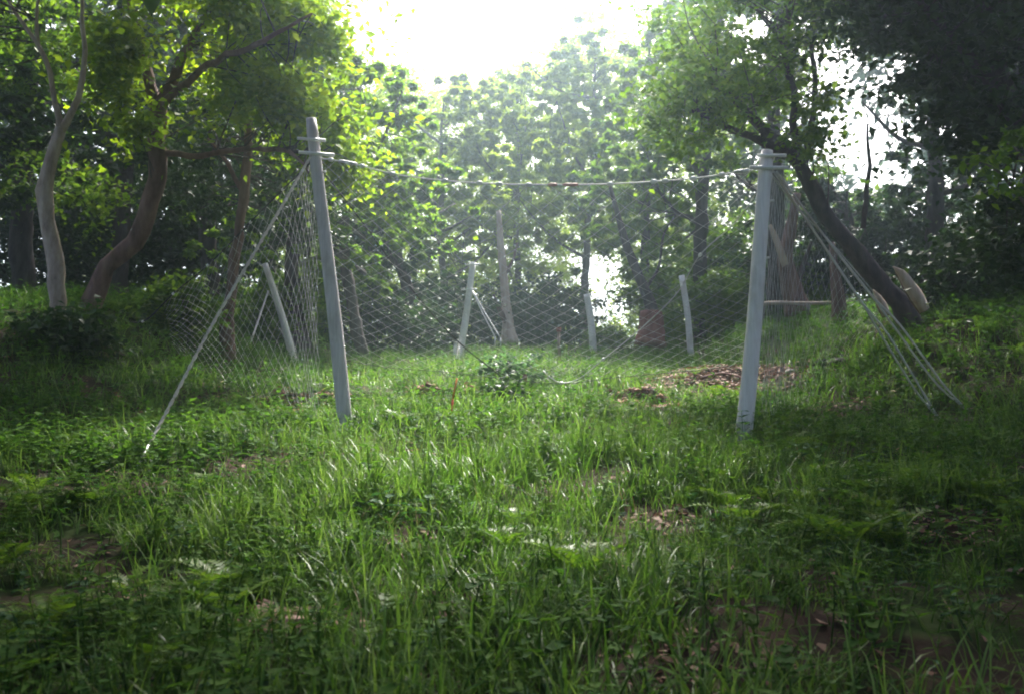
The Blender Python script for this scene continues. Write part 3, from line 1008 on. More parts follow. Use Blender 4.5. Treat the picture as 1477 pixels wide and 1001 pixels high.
# unseen trees added either side, their boughs darkening the near corners
b = np.array([-8.6, 9.0, H(-8.6, 9.0) - 0.1])
make_tree('added_shade_tree', 'large unseen tree added outside the left edge, boughs shading the slope', b,
          ([b, b + np.array([0.3, 0, 3]), b + np.array([0.8, 0.2, 7]), b + np.array([1.2, 0.2, 11])], [0.35, 0.28, 0.22, 0.1]),
          [([b + np.array([0.6, 0.1, 5.5]), (-5.5, 9.5, 8.4), (-3.5, 10, 9.2)], [0.14, 0.1, 0.05]),
           ([b + np.array([0.6, 0.1, 6.0]), (-6.5, 6.0, 8.0), (-5.0, 4, 8.4)], [0.14, 0.1, 0.05])],
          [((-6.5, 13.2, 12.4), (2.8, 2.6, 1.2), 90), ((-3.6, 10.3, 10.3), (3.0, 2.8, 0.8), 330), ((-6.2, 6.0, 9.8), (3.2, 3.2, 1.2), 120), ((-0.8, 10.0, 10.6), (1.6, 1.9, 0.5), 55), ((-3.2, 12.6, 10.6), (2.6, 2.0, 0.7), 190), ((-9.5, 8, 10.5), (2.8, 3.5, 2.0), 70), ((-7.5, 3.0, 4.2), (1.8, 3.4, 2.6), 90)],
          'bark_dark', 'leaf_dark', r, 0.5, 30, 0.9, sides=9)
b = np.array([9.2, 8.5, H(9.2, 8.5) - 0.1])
make_tree('added_shade_tree', 'large unseen tree added outside the right edge, boughs shading the slope', b,
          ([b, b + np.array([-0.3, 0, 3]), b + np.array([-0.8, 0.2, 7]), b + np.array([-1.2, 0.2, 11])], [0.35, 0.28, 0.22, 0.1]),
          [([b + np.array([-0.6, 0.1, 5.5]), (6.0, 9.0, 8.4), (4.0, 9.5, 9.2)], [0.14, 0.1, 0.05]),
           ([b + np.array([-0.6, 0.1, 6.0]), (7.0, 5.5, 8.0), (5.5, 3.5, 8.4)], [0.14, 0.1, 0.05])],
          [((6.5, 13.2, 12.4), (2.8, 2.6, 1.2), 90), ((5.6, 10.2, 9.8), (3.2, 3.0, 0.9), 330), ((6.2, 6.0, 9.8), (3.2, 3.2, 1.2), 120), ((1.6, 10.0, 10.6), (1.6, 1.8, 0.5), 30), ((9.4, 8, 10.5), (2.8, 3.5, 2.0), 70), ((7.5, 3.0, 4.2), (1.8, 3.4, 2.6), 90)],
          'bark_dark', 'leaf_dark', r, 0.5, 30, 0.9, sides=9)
b = np.array([0.8, -6.5, H(0.8, -6.5) - 0.1])  # another unseen tree, added to keep sky light off the foreground
make_tree('added_shade_tree', 'large unseen tree added behind the viewer, boughs overhead shading the near ground', b,
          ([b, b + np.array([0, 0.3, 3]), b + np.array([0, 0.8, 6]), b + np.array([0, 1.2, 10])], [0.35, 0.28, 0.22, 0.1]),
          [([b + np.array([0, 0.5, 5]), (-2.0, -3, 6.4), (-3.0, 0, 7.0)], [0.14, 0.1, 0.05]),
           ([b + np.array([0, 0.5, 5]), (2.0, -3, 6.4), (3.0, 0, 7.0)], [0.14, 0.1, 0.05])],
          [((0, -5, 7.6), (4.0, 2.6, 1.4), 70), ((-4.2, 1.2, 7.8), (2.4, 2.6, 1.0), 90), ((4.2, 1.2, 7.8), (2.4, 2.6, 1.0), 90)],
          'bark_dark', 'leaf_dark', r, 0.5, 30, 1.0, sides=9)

for sx, lab in ((1, 'tall unseen tree added outside the right edge, level with the leaning trunk, to shade the right bank'),):  # out of view, put in to darken the right side
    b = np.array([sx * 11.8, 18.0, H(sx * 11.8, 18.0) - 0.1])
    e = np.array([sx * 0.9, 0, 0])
    make_tree('added_shade_tree', lab, b,
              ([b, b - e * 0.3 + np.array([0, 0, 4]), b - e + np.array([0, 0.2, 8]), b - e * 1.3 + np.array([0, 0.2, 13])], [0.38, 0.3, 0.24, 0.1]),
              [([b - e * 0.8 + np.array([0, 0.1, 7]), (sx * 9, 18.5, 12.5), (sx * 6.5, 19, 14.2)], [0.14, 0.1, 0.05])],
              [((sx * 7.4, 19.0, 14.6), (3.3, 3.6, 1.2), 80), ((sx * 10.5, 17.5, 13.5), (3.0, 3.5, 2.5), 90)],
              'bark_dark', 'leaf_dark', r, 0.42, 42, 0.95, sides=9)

# bare trunks and stumps
def bare_trunk(name, label, pix, Y, rad, bark, cat='tree', part='trunk', stubs=(), splinter=None):
    pts = [P(u, v, Y) for u, v in pix]
    b = pts[0]
    t = thing(name, label, cat, b)
    pp, rr = smooth_path(pts, rad, 0.12)
    Geo().tube(pp, rr, 10, 0.1, True, int(r.integers(1e6))).build(part, M[bark], t, True)
    for sp, sr, mt in stubs:
        a, c = smooth_path([P(u, v, y) for u, v, y in sp], sr, 0.1)
        Geo().tube(a, c, 7, 0.08, True, 3).build('limb', M[mt], t, True)
    return t


Ya = 34.0
bare_trunk('broken_tree', 'broken pinkish tree trunk with a flared base right of the whitish back pole',
           [(735, 495), (733, 470), (729, 430), (725, 385), (722, 345), (719, 305)], Ya, [0.34, 0.2, 0.15, 0.14, 0.12, 0.08], 'raw_wood',
           stubs=[(((733, 470, Ya), (722, 450, Ya - .2), (712, 425, Ya - .2)), (0.12, 0.09, 0.04), 'bark_red'), (((727, 400, Ya), (740, 375, Ya), (746, 350, Ya)), (0.07, 0.05, 0.02), 'bark_red')])
Yb = 27.0
bare_trunk('tilted_tree', 'purplish tilted trunk growing out of the rust coloured stump',
           [(946, 470), (936, 435), (922, 400), (908, 365), (895, 325), (880, 270)], Yb, [0.2, 0.16, 0.13, 0.12, 0.09, 0.05], 'bark_dark',
           stubs=[(((930, 420, Yb), (950, 385, Yb), (957, 340, Yb), (975, 310, Yb)), (0.05, 0.04, 0.03, 0.015), 'bark_dark')])
Yc = 25.0
t = bare_trunk('gnarled_tree', 'gnarled purple-brown trunk behind the horizontal fallen log at right',
               [(1152, 455), (1146, 430), (1138, 400), (1132, 370), (1140, 330), (1150, 280)], Yc, [0.36, 0.3, 0.25, 0.2, 0.15, 0.1], 'bark_red',
               stubs=[(((1140, 400, Yc), (1128, 370, Yc - .2), (1118, 342, Yc - .2), (1110, 325, Yc - .2)), (0.12, 0.1, 0.08, 0.04), 'raw_wood'),
                      (((1146, 420, Yc), (1156, 390, Yc), (1170, 350, Yc)), (0.1, 0.08, 0.04), 'bark_dark')])
Yd = 22.0
bare_trunk('leafless_trunk', 'short reddish trunk behind the right netting', [(1212, 480), (1210, 440), (1205, 400), (1200, 350)], Yd, [0.2, 0.16, 0.12, 0.06], 'bark_red')

# rust-coloured stump
sb = P(938, 487, 26.0)
t = thing('tree_stump', 'rust brown tree stump at the foot of the tilted trunk', 'stump', sb)
pp, rr = smooth_path([sb - np.array([0, 0, .2]), P(940, 472, 26), P(939, 458, 26), P(939, 450, 26)], [0.42, 0.33, 0.31, 0.29], 0.08)
Geo().tube(pp, rr, 14, 0.12, True, 4).build('bole', M['rust_wood'], t, True)
Geo().tube([P(939, 450.5, 26), P(939, 448.5, 26)], [0.26, 0.24], 12, 0.08, True, 8).build('cut_face', M['bark_red'], t)

# splintered pale wood beside the leaning tree
def splinter(name, label, pix, Y, w):
    b = P(*pix[0], Y)
    t = thing(name, label, 'broken wood', b)
    pp, rr = smooth_path([P(u, v, Y) for u, v in pix], w, 0.08)
    Geo().tube(pp, rr, 9, 0.16, True, 6).build('heartwood', M['raw_wood'], t, True)
    pp2 = pp + np.array([0.02, 0.07, -0.01])
    Geo().tube(pp2[:-1], rr[:-1] * 0.95, 9, 0.1, True, 9).build('bark', M['bark_red'], t, True)
    return t


splinter('broken_branch', 'splintered pale branch stub leaning on the foot of the dark leaning tree', [(1334, 448), (1322, 428), (1309, 408), (1299, 394), (1288, 385)], 16.4, [0.09, 0.11, 0.095, 0.065, 0.01])
splinter('broken_branch', 'smaller tan splinter left of the dark leaning tree foot', [(1279, 455), (1272, 440), (1266, 429), (1259, 418)], 16.3, [0.07, 0.075, 0.05, 0.01])

t = thing('fallen_log', 'thin pale log lying level beside the paler grey pole', 'log', P(1095, 438, 24))
pp, rr = smooth_path([P(1092, 439, 24), P(1130, 437, 24), P(1168, 438, 24.2), P(1250, 434, 24.6)], [0.055, 0.05, 0.045, 0.03], 0.25)
Geo().tube(pp, rr, 8, 0.08, True, 2).build('log_body', M['raw_wood'], t, True)
for u, v in ((1100, 438), (1165, 438)):
    Geo().tube([P(u, v, 24.05), P(u + 1, v + 22, 24.05)], [0.045, 0.05], 6, 0.05).build('prop', M['bark_grey'], t)


# ------------------------------------------------------------------ poles, cables, nets
def band(p, axis_d, r_, h):
    return Geo().tube([p - axis_d * h / 2, p + axis_d * h / 2], r_, 16)


def net_pole(label, bu, bv, tu, tv, r0, r1, bars, mat):
    b = G(bu, bv)
    Y = b[1]
    top = P(tu, tv, Y)
    foot_ = P(bu, bv, Y) 
    ax = (top - foot_) / np.linalg.norm(top - foot_)
    t = thing('net_pole', label, 'pole', foot_, 'grey poles holding up the front net')
    n = 26
    s = np.linspace(-0.12, 1, n)
    pts = foot_ + (top - foot_) * s[:, None] + np.array([0.012, 0, 0]) * np.sin(s * 5)[:, None]
    rad = r0 + (r1 - r0) * np.clip(s, 0, 1)
    rad[-1] *= 0.86
    Geo().tube(pts, rad, 20, 0.012, True, 1).build('shaft', M[mat], t, True)
    att = []
    for bu0, bu1, bv0, bv1, rr in bars:
        off = np.array([0, -(r1 + rr * 0.6), 0])
        a, c = P(bu0, bv0, Y) + off, P(bu1, bv1, Y) + off
        Geo().tube([a, c], rr, 10).build('crossbar', M['clip'], t, True)
        m = foot_ + ax * np.dot((a + c) / 2 - foot_, ax)
        band(m, ax, r1 * 1.07, 0.05).build('strap', M['steel'], t, True)
        att.append(m)
    for k in range(5):
        m = foot_ + ax * np.linalg.norm(top - foot_) * (0.93 - 0.012 * k)
    for k in (0.25, 0.62, 0.82):
        m = foot_ + (top - foot_) * k
        Geo().tube([m + np.array([r1 * 0.9, -0.02, 0]), m + np.array([r1 + 0.035, -0.02, 0.004])], 0.012, 8).build('bolt', M['steel'], t, True)
    return t, att, Y


poleL, attL, YL = net_pole('taller darker grey pole on the left with two short crossbars', 498, 614, 450, 172, 0.096, 0.074,
                           [(431, 471, 203, 206, 0.019), (433, 484, 223, 227, 0.021)], 'pole')
poleR, attR, YR = net_pole('paler grey pole on the right with two short crossbars near its tip', 1072, 634, 1108, 218, 0.09, 0.072,
                           [(1090, 1131, 228, 228, 0.018), (1079, 1134, 245, 246, 0.02)], 'pole_white')


def Yat(u):
    return YL + (YR - YL) * (u - 455) / (1106 - 455)


def cable_path(pix, Yf, step=0.1, r_=0.012):
    pts = [P(u, v, Yf(u) if callable(Yf) else Yf) for u, v in pix]
    return smooth_path(pts, [r_] * len(pts), step)


def strand_cable(g, pp, r_, twist=40):
    """two-lay wire rope: two strands winding round each other"""
    t, n, b = frames(pp)
    s = np.concatenate([[0], np.cumsum(np.linalg.norm(np.diff(pp, axis=0), axis=1))])
    for ph in (0, math.pi):
        off = (np.cos(s * twist + ph)[:, None] * n + np.sin(s * twist + ph)[:, None] * b) * r_ * 0.6
        g.tube(pp + off, r_ * 0.7, 5)


TOP = [(458, 228), (490, 233), (522, 240), (566, 251), (630, 260), (720, 266), (810, 267), (880, 266), (950, 262), (1000, 258), (1050, 251), (1104, 243)]
t = thing('top_cable', 'sagging cable with pale clips strung between the two front poles', 'cable', P(458, 228, YL))
ctop, _ = cable_path(TOP, Yat, 0.06)
g = Geo().tube(ctop, 0.0085, 6)
g.build('wire_rope', M['guy'], t, True)


def clips(parent, pp, us, mat, size=0.03, rd=0.02):
    q = proj(pp)[0]
    for u in us:
        k = int(np.argmin(np.abs(q - u)))
        k0 = min(max(k, 1), len(pp) - 2)
        d = pp[k0 + 1] - pp[k0 - 1]
        d /= np.linalg.norm(d)
        Geo().tube([pp[k] - d * size, pp[k] - d * size * 0.5, pp[k] + d * size * 0.5, pp[k] + d * size], [rd * 0.6, rd, rd, rd * 0.6], 8).build('clip', M[mat], parent, True)


clips(t, ctop, (478, 500, 523, 566, 640, 690, 722, 760, 882, 940, 962, 998, 1040, 1078), 'clip', 0.036, 0.027)
clips(t, ctop, (800, 815, 826), 'clip_red', 0.06, 0.02)
for us, uu in (((484, 520), 0), ((1050, 1082), 0)):
    q = proj(ctop)[0]
    sel = ctop[(q > us[0]) & (q < us[1])]
    Geo().tube(sel + np.array([0, 0, 0.006]), 0.02, 7).build('turnbuckle', M['steel'], t, True)


def diamond_net(grid_fn, ns, nt_, wire, g):
    """grid_fn(s,t) -> points; zigzag wires like chain-link, neighbours hooking at the diamonds' corners"""
    for k in range(ns):
        tt = np.arange(nt_ + 1)
        s = (k + ((tt + k) % 2) * 1.0 + np.where((tt + k) % 2 == 0, 0.0, 0.0)) / ns
        s = np.clip((k + (tt % 2)) / ns if k % 2 == 0 else (k + 1 - (tt % 2)) / ns, 0, 1)
        p = grid_fn(s, tt / nt_)
        v, q, _ = tube(p, wire, 3, 0, False)
        g.add(v, None, q)


def curve_at(pp, s):
    L = np.concatenate([[0], np.cumsum(np.linalg.norm(np.diff(pp, axis=0), axis=1))])
    L /= L[-1]
    return np.stack([np.interp(s, L, pp[:, i]) for i in range(3)], -1)


def net_thing(label, top, bot, cell, bulge, wire, border=True):
    t = thing('wire_net', label, 'net', bot[len(bot) // 2], None)
    Lw = np.linalg.norm(np.diff(top, axis=0), axis=1).sum()
    Lh = max(np.linalg.norm(top[len(top) // 2] - bot[len(bot) // 2]), 1.0)

    def fn(s, tt):
        a, c = curve_at(top, s), curve_at(bot, s)
        p = a + (c - a) * tt[:, None]
        p[:, 1] += bulge * np.sin(np.pi * tt) * np.sin(np.pi * np.clip(s, 0, 1)) + 0.05 * np.sin(7 * s + 3 * tt)
        p[:, 2] -= 0.15 * abs(bulge) * np.sin(np.pi * tt)
        p += 0.012 * np.stack([np.sin(31 * s + 17 * tt), 0 * s, np.sin(23 * s - 29 * tt)], -1)
        return p
    g = Geo()
    diamond_net(fn, int(Lw / cell), int(Lh / cell) * 2 // 2, wire, g)
    o = g.build('mesh_wires', M['net'], t)
    o['kind'] = 'stuff'
    if border:
        s = np.linspace(0, 1, 60)
        Geo().tube(curve_at(bot, s), 0.005, 5).build('lower_cable', M['dark_net'], t, True)
    return t


# front net: from the top cable down and back to the terrace
bot_px = [(500, 520), (560, 530), (640, 536), (720, 545), (810, 553), (880, 545), (960, 538), (1040, 530), (1090, 520)]
bot = np.array([P(u, v, 15.6) for u, v in bot_px])
bot[:, 2] = np.maximum(bot[:, 2], height(bot[:, 0], bot[:, 1]) + 0.10)
bot, _ = smooth_path(bot, [1] * len(bot), 0.1)
net_thing('broad diamond wire net hanging between the two front poles', ctop, bot, 0.13, 0.5, 0.0027)

# left wing
lw = [P(455, 228, YL), P(420, 262, 14.0), P(370, 312, 14.8), P(305, 378, 15.8), P(250, 424, 16.5), P(206, 464, 17.0), P(160, 500, 17.4)]
lw[-1][2] = H(*lw[-1][:2])
lwp, _ = smooth_path(lw, [1] * len(lw), 0.1)
lb = lwp.copy()
lb[:, 2] = height(lb[:, 0], lb[:, 1]) + 0.1
lb[:, 1] += 0.6
lb[:, 2] = np.minimum(height(lb[:, 0], lb[:, 1]) + 0.1, lwp[:, 2])
net_thing('left wing of wire net sloping from the taller pole down to the bank', lwp[:-14], lb[:-14], 0.12, 0.05, 0.003)
t = thing('side_cable', 'slanting cable along the top of the left wing of netting', 'cable', lwp[-1])
Geo().tube(lwp, 0.012, 6).build('wire_rope', M['dark_net'], t, True)
clips(t, lwp, (410, 362, 302, 252, 204), 'clip', 0.03, 0.022)

# right wing
rw = [P(1108, 246, YR), P(1150, 300, 13.6), P(1200, 352, 15.2), P(1240, 398, 16.4), P(1275, 440, 17.2), P(1300, 478, 17.6)]
rw[-1][2] = H(*rw[-1][:2])
rwp, _ = smooth_path(rw, [1] * len(rw), 0.1)
rb = rwp.copy()
rb[:, 1] += 0.6
rb[:, 2] = np.minimum(height(rb[:, 0], rb[:, 1]) + 0.1, rwp[:, 2])
net_thing('right wing of wire net sloping back from the paler pole', rwp[:-6], rb[:-6], 0.16, 0.2, 0.0026)
t = thing('side_cable', 'slanting cable along the top of the right wing of netting', 'cable', rwp[-1])
Geo().tube(rwp, 0.010, 6).build('wire_rope', M['steel'], t, True)

# V of cables under the net
t = thing('brace_cable', 'dark diagonal cable from the taller pole down to the foot of the net', 'cable', P(720, 540, 15.4))
pp, _ = smooth_path([P(460, 240, YL), P(520, 318, 13.9), P(600, 425, 14.6), P(660, 492, 15.0), P(722, 542, 15.4)], [1] * 5, 0.15)
Geo().tube(pp, 0.010, 6).build('wire_rope', M['dark_net'], t, True)
t = thing('brace_cable', 'diagonal cable from the paler pole curving under the net to a bent hook end', 'cable', P(810, 552, 15.2))
pp, _ = smooth_path([P(1102, 262, YR), P(1060, 322, 12.6), P(1010, 368, 13.2), P(975, 425, 13.8), P(920, 478, 14.6), P(870, 518, 15.0), P(835, 546, 15.2), P(810, 552, 15.2), P(795, 545, 15.2), P(783, 534, 15.2)], [1] * 10, 0.08)
Geo().tube(pp, 0.008, 6).build('wire_rope', M['net'], t, True)
clips(t, pp, (1012, 985, 872, 812), 'clip', 0.03, 0.024)


# guy lines
def guy(label, pix, Y, rad, mat='rope', anchor=True, knots=(), twist=True):
    pts = [P(u, v, y) for (u, v), y in zip(pix, Y)]
    b = pts[-1].copy()
    t = thing('guy_rope', label, 'rope', b)
    pp, rr = smooth_path(pts, [rad] * len(pts), 0.06)
    if twist:
        g = Geo()
        strand_cable(g, pp, rad, 26)
        g.build('strands', M[mat], t, True)['kind'] = 'stuff'
    else:
        Geo().tube(pp, rad, 6).build('wire_rope', M[mat], t, True)
    if knots:
        clips(t, pp, knots, 'clip', 0.035, 0.02)
    if anchor:
        z = H(b[0], b[1])
        d = (pts[-1] - pts[-2]) / np.linalg.norm(pts[-1] - pts[-2])
        Geo().tube([b - d * 0.28, b + d * 0.16], 0.02, 8).build('anchor_rod', M['steel'], t, True)
    return t


ga = G(198, 672)
guy('long pale rope running from the taller pole down to the lower left', [(447, 228), (415, 284), (370, 360), (300, 480), (240, 594), (198, 672)],
    np.linspace(YL - 0.12, ga[1], 6), 0.017, knots=(412, 436))
gb1, gb2 = G(1352, 602), G(1394, 592)
for k, (lab, du, end) in enumerate((('inner strand of the nearer pair of ropes right of the paler pole', 0, 0), ('outer strand of the nearer pair of ropes right of the paler pole', 9, 0),
                                    ('inner strand of the farther pair of ropes right of the paler pole', 0, 1), ('outer strand of the farther pair of ropes right of the paler pole', 9, 1))):
    gb_ = gb1 if end == 0 else gb2
    if end == 0:
        pix = [(1116, 248), (1170, 328), (1240, 432), (1270 + du, 482 - du * .2), (1320 + du, 562), (1352, 600)]
    else:
        pix = [(1120, 248), (1190, 342), (1255, 424), (1290 + du, 472 - du * .2), (1350 + du, 552), (1394, 590)]
    guy(lab, pix, np.interp([0, .25, .5, .63, .87, 1], [0, 1], [YR - 0.1, gb_[1]]), 0.0125, 'guy', anchor=(du == 0), twist=False)


# back row of poles
def back_pole(label, pix, Y, r0, r1, mat='pole_white', bars=()):
    (bu, bv), (tu, tv) = pix
    b, top = P(bu, bv, Y), P(tu, tv, Y)
    t = thing('net_pole', label, 'pole', b, 'whitish poles of the back row')
    s = np.linspace(-0.25, 1, 14)
    pts = b + (top - b) * s[:, None] + np.array([0.02, 0, 0]) * np.sin(s * 4)[:, None]
    Geo().tube(pts, np.interp(s, [0, 1], [r0, r1]), 12, 0.03, True, 2).build('shaft', M[mat], t, True)
    for k in bars:
        c = b + (top - b) * k
        Geo().tube([c + np.array([-0.22, -r1 - .02, 0]), c + np.array([0.22, -r1 - .02, 0.02])], 0.022, 8).build('crossbar', M['clip'], t, True)
    return t


back_pole('whitish back pole in the middle, leaning right, with a crossbar', [(661, 524), (683, 379)], 27, 0.10, 0.085, bars=(0.97, 0.72))
back_pole('mottled white back pole left of the taller front pole', [(420, 505), (383, 381)], 23, 0.09, 0.07, bars=())
back_pole('slender pale back pole left of the paler front pole', [(995, 490), (984, 398)], 26, 0.085, 0.08)
back_pole('small pale back pole in front of the bright gap in the trees', [(855, 492), (847, 425)], 30, 0.11, 0.10)
t = thing('short_post', 'short white post beside the foot of the whitish middle back pole', 'post', P(655, 522, 26.8))
Geo().tube([P(655, 530, 26.8), P(656, 508, 26.8), P(657, 496, 26.8)], [0.05, 0.05, 0.045], 9, 0.03).build('shaft', M['pole_white'], t, True)
Geo().tube([P(657, 496, 26.8), P(657, 493.5, 26.8)], [0.06, 0.05], 9).build('cap', M['pole'], t, True)
t = thing('wooden_stake', 'upright brown stake with a wider cap under the front net', 'stake', P(806, 515, 24))
Geo().tube([P(807, 520, 24), P(806, 495, 24), P(806, 478, 24)], [0.035, 0.038, 0.035], 8, 0.05).build('shaft', M['bark_pale'], t, True)
Geo().tube([P(806, 479, 24), P(806, 473, 24)], [0.06, 0.06], 8).build('cap', M['rust_wood'], t, True)
sp = G(758, 562)
t = thing('wooden_stake', 'stubby rust red stake beside the dark shrub', 'stake', P(758, 562, sp[1]))
Geo().tube([P(758, 568, sp[1]), P(757, 550, sp[1]), P(757, 540, sp[1])], [0.045, 0.045, 0.04], 7, 0.08).build('shaft', M['rust_wood'], t, True)
Geo().tube([P(757, 540, sp[1]), P(757, 539, sp[1])], [0.04, 0.03], 7).build('cut_top', M['bark_red'], t)
mp = G(649, 612)
t = thing('marker_stick', 'thin red and orange marker stick in front of the bare soil edge', 'marker', P(649, 606, mp[1]))
Geo().tube([P(649, 612, mp[1]), P(653, 575, mp[1])], 0.012, 7).build('lower_length', M['red'], t, True)
Geo().tube([P(653, 575, mp[1]), P(659, 545, mp[1])], 0.011, 7).build('upper_length', M['orange'], t, True)


def thin_guy(label, a, c, rad=0.014, mat='steel'):
    t = thing('guy_rope', label, 'rope', c)
    pp, rr = smooth_path([a, (a + c) / 2 + np.array([0, 0, -0.03]), c], [rad] * 3, 0.15)
    Geo().tube(pp, rr, 5).build('wire_rope', M[mat], t, True)
    Geo().tube([c, c + np.array([0, 0, -0.25])], 0.02, 6).build('anchor_rod', M[mat], t, True)


thin_guy('left one of two slanting lines right of the middle back pole', P(681, 420, 27), P(714, 486, 26.3), 0.018)
thin_guy('right one of two slanting lines right of the middle back pole', P(682, 420, 27), P(722, 488, 26.3), 0.018)
thin_guy('grey slanting line left of the mottled white back pole', P(387, 420, 23), P(352, 520, 21.5), 0.02)

# ------------------------------------------------------------------ shrubs and picked-out plants
def shrub(name, label, c, rad, n, leaf, size, per, cl, r, flat=0.5):
    b = np.array([c[0], c[1], H(c[0], c[1])])
    t = thing(name, label, 'shrub', b)
    cs = blob(b + np.array([0, 0, rad[2] * 0.9]), rad, n, r, 0.4)
    cs[:, 2] = np.maximum(cs[:, 2], b[2] + 0.08)
    v, tri = leaf_cloud(np.concatenate([cs, (cl * r.uniform(0.6, 1.3, n))[:, None]], 1), per, size, r, flat)
    Geo().add(v, tri).build('foliage', M[leaf], t)
    g = Geo()
    for k in range(7):
        e = cs[int(r.integers(n))]
        pp, rr = smooth_path([b, (b + e) / 2 + np.array([0, 0, 0.1]), e], [0.018, 0.012, 0.005], 0.1)
        g.tube(pp, rr, 4, cap=False)
    g.build('stems', M['bark_dark'], t)['kind'] = 'stuff'
    return t


d = G(728, 588)
shrub('dark_shrub', 'dark blue-green shrub in the middle beside the bare soil edge', d, (0.42, 0.35, 0.20), 26, 'leaf_dark', 0.10, 34, 0.2, r)
d = G(738, 556)
shrub('pale_shrub', 'pale bluish shrub just behind the dark one in the middle', d, (0.6, 0.5, 0.36), 24, 'leaf_shrub', 0.12, 22, 0.3, r)
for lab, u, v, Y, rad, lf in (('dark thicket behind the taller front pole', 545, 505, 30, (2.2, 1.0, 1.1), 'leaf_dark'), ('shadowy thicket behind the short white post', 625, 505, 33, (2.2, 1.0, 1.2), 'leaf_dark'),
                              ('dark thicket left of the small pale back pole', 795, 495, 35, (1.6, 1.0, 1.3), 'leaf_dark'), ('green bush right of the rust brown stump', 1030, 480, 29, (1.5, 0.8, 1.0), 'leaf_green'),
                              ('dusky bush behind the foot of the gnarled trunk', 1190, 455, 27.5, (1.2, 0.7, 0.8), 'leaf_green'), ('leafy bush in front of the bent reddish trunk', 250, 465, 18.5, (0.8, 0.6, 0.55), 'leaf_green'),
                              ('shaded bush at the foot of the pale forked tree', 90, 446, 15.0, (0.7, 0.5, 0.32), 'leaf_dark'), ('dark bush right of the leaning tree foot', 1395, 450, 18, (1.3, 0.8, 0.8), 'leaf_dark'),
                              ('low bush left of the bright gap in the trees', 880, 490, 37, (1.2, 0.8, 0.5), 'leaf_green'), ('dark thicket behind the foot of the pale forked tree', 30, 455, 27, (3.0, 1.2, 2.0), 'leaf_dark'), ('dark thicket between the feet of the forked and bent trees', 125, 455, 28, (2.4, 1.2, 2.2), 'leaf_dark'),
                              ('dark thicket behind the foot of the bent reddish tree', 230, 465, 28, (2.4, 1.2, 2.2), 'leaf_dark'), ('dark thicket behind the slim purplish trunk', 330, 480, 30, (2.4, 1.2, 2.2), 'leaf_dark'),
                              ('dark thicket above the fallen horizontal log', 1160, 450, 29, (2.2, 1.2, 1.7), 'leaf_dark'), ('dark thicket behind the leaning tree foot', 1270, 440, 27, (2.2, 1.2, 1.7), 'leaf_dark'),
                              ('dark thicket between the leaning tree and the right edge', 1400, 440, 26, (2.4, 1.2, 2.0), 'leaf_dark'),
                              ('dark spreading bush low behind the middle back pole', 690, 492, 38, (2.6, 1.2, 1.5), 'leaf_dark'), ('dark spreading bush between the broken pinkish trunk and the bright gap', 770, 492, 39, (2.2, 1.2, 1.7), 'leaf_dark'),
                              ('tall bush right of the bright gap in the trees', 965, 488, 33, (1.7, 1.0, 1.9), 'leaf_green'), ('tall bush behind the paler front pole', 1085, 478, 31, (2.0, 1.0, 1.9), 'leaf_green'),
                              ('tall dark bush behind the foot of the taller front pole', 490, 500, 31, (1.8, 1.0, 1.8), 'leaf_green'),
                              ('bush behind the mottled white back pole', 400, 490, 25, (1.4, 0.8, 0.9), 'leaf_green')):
    pp = P(u, v, Y)
    shrub('bush', lab, pp, rad, int(50 + 35 * rad[2]), lf, 0.12 + 0.04 * rad[2], 45, 0.4, r)


def plant(name, label, u, v, geo, mat, sc=1.0, cat='plant'):
    p = G(u, v)
    o = link(name, geo.mesh(name, M[mat]), None, (p[0], p[1], p[2] - 0.01))
    o.scale = (sc, sc, sc)
    o.rotation_euler = (0, 0, r.uniform(0, 6.28))
    return tag(o, label, cat)


plant('broadleaf_plant', 'large broad-leaved plant beside reddish dead leaves at the bottom right of centre', 1090, 960, herb(r, 0.34, 4, 0.17, 0.10), 'herb', 1.1)
plant('broadleaf_plant', 'plant with one big heart-like leaf on a tall stem, bottom left of centre', 545, 985, herb(r, 0.32, 2, 0.16, 0.12), 'fern', 1.0)
plant('broadleaf_plant', 'pale two-leaved seedling in the dark weeds at lower left', 300, 765, herb(r, 0.2, 1, 0.15, 0.07), 'leaf_shrub', 1.2)
plant('broadleaf_plant', 'dark glossy-leaved plant below the middle of the slope', 560, 760, herb(r, 0.2, 4, 0.16, 0.09), 'herb_blue', 1.2)
plant('fern', 'yellow-green fern clump on the lower right slope', 1215, 800, fern(r, 7, 0.42), 'fern', 1.2, 'fern')
plant('fern', 'spreading fern clump in the lower middle', 840, 840, fern(r, 8, 0.42), 'fern', 1.1, 'fern')
plant('grass_tuft', 'tall drooping tuft of grass at the bottom middle', 735, 945, tuft(r, 46, 0.3, 0.6, 0.012, 0.06, 5), 'grass', 1.0, 'grass tuft')
plant('grass_tuft', 'upright tuft of grass right of the bottom middle', 935, 880, tuft(r, 46, 0.28, 0.55, 0.011, 0.06, 5), 'grass', 1.0, 'grass tuft')
plant('grass_tuft', 'pale arching tuft of grass above the heart-leaved plant', 515, 830, tuft(r, 40, 0.25, 0.5, 0.011, 0.06, 5), 'grass', 1.0, 'grass tuft')
plant('grass_tuft', 'bright tuft of grass at the foot of the taller grey pole', 545, 690, tuft(r, 50, 0.25, 0.55, 0.012, 0.1, 5), 'grass', 1.2, 'grass tuft')
plant('grass_tuft', 'sparse tuft with long bent blades in the dark lower left', 215, 860, tuft(r, 12, 0.35, 0.6, 0.012, 0.05, 5), 'grass', 1.0, 'grass tuft')


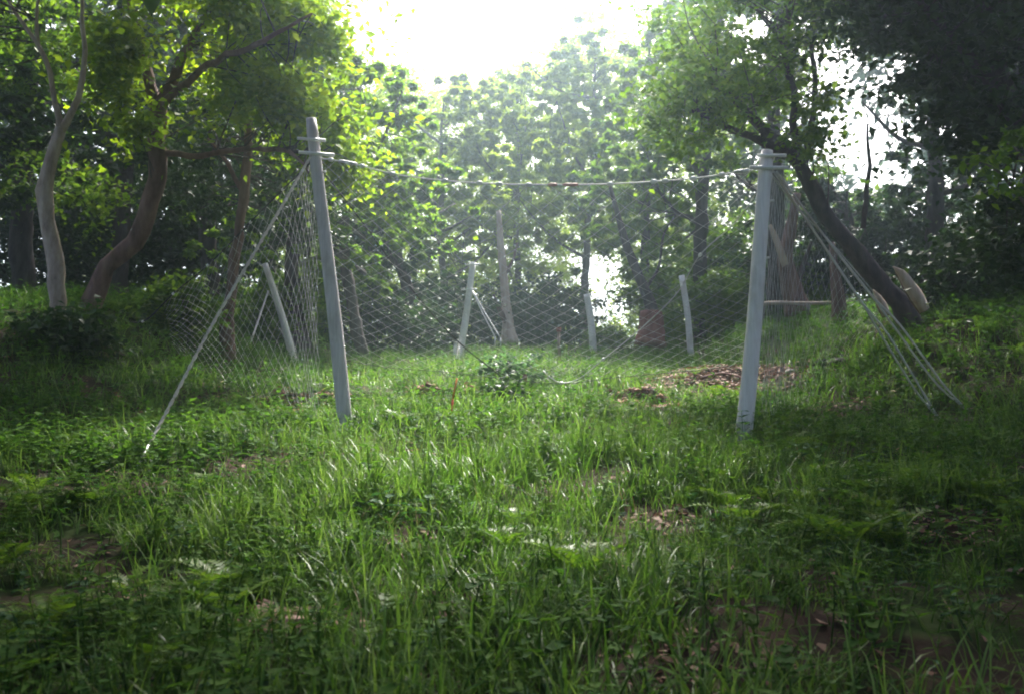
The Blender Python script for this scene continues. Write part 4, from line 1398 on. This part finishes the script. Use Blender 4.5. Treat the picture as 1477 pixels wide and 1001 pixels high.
# clods, stones and fallen sticks
def lump(name, label, u, v, size, mat, cat, dz=0.0):
    p = G(u, v)
    rs = np.random.default_rng(int(u * 7 + v))
    nlat, nlon = 6, 9
    th = np.linspace(0, np.pi, nlat)
    ph = np.linspace(0, 2 * np.pi, nlon, endpoint=False)
    pts = []
    for a in th:
        for b_ in ph:
            k = 1 + 0.18 * math.sin(3 * b_ + a * 2 + u) + rs.normal(0, 0.06)
            pts.append((math.sin(a) * math.cos(b_) * size[0] * k, math.sin(a) * math.sin(b_) * size[1] * k, math.cos(a) * size[2] * k))
    pts = np.array(pts)
    ii, jj = np.meshgrid(np.arange(nlat - 1), np.arange(nlon), indexing='ij')
    q = np.stack([ii * nlon + jj, (ii + 1) * nlon + jj, (ii + 1) * nlon + (jj + 1) % nlon, ii * nlon + (jj + 1) % nlon], -1).reshape(-1, 4)
    o = link(name, mesh_np(name, pts, [q], M[mat], True), None, (p[0], p[1], p[2] + size[2] * 0.4 + dz))
    return tag(o, label, cat)


lump('stone', 'small pale stone on the brown leaf patch right of the paler pole', 1142, 540, (0.13, 0.1, 0.07), 'stone', 'stone')
lump('stone', 'dark round stone near the chunk of rotten wood', 1184, 528, (0.11, 0.1, 0.09), 'dark_net', 'stone')
lump('wood_chunk', 'dark chunk of rotten wood on the right slope', 1218, 526, (0.28, 0.12, 0.09), 'bark_dark', 'wood')
for lab, pix, rad in (('crooked fallen stick crossing the leaf patch right of the paler pole', [(1120, 572), (1150, 562), (1178, 550), (1205, 540)], 0.035),
                      ('thin pale twig lying in the dark weeds at lower left', [(232, 925), (262, 895), (294, 875)], 0.008),
                      ('grey dead branch lying across the leaf patch', [(1010, 552), (1045, 545), (1085, 556)], 0.03)):
    ps = [G(u, v) + np.array([0, 0, rad + 0.05]) for u, v in pix]
    t = thing('fallen_stick', lab, 'stick', ps[0])
    pp, rr = smooth_path(ps, np.linspace(rad, rad * 0.5, len(ps)), 0.08)
    Geo().tube(pp, rr, 7, 0.1, True, 3).build('stem', M['bark_red' if rad > 0.01 else 'rope'], t, True)
    k = len(pp) // 2
    Geo().tube([pp[k], pp[k] + np.array([0.12, 0.05, 0.10])], [rad * 0.5, rad * 0.25], 5, 0.1).build('side_twig', M['bark_red' if rad > 0.01 else 'rope'], t, True)

# soil clods and roots along the bare banks
r = np.random.default_rng(5)
cx = r.uniform(-5, 6, 2600)
cx = cx[r.uniform(0, 1, len(cx)) < bank_mask(cx)][:800]
cyy = edge_y(cx) + r.normal(-0.16, 0.2, len(cx))
cp = np.stack([cx, cyy, height(cx, cyy)], -1)


def clod(r):
    v = np.array([(1, 0, 0), (-1, 0, 0), (0, 1, 0), (0, -1, 0), (0, 0, 1), (0, 0, -1)], float) * r.uniform(0.6, 1.2, (6, 1)) * np.array([0.05, 0.04, 0.035])
    t = [(0, 2, 4), (2, 1, 4), (1, 3, 4), (3, 0, 4), (2, 0, 5), (1, 2, 5), (3, 1, 5), (0, 3, 5)]
    return Geo().add(v, np.array(t))


M['soil'] = rough_mat('reddish_soil', [(0.25, (0.08, 0.04, 0.028)), (0.5, (0.2, 0.105, 0.075)), (0.8, (0.36, 0.22, 0.17))], 6, None, 0.6, 0.95)
o = scatter('soil_clods', [clod(r) for _ in range(6)], cp, r.uniform(0.5, 1.8, len(cp)), M['soil'], r)
o['kind'] = 'stuff'

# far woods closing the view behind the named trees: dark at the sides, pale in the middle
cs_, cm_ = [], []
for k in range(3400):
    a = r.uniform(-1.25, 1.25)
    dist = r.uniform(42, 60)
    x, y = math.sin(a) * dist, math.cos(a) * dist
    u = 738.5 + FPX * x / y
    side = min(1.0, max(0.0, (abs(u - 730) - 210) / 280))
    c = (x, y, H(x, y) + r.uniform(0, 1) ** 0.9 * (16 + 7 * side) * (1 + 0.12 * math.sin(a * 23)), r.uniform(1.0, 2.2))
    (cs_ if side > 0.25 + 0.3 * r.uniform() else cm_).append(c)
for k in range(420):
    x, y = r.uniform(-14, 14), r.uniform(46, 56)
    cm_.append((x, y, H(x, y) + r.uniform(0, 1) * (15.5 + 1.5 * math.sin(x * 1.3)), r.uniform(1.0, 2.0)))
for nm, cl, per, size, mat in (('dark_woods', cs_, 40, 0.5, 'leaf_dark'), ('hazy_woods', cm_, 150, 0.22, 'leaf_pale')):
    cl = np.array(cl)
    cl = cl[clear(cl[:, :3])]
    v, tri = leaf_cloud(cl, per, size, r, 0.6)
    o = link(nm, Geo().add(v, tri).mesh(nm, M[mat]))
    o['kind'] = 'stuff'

# ------------------------------------------------------------------ haze
hz, nt, out = new_mat('haze_air')
vol = nt.nodes.new('ShaderNodeVolumePrincipled')
vol.inputs['Color'].default_value = (0.66, 0.84, 1.0, 1)
vol.inputs['Density'].default_value = HAZE_DENSITY
vol.inputs['Anisotropy'].default_value = 0.88
nt.links.new(vol.outputs[0], out.inputs['Volume'])
x0, x1, y0, y1 = -185, 185, -115, 300
zmin = float(gz.min()) - 1.0
bpy.context.view_layer.update()
zmax = 1.0 + max((ob.matrix_world @ Vector(c)).z for ob in scene.objects if ob.type == 'MESH' for c in ob.bound_box)
hv = np.array([(x, y, z) for z in (zmin, zmax) for y in (y0, y1) for x in (x0, x1)])
hq = [(0, 2, 3, 1), (4, 5, 7, 6), (0, 1, 5, 4), (1, 3, 7, 5), (3, 2, 6, 7), (2, 0, 4, 6)]
o = link('haze', mesh_np('haze', hv, [np.array(hq)], hz))
o['kind'] = 'stuff'
o.display_type = 'WIRE'
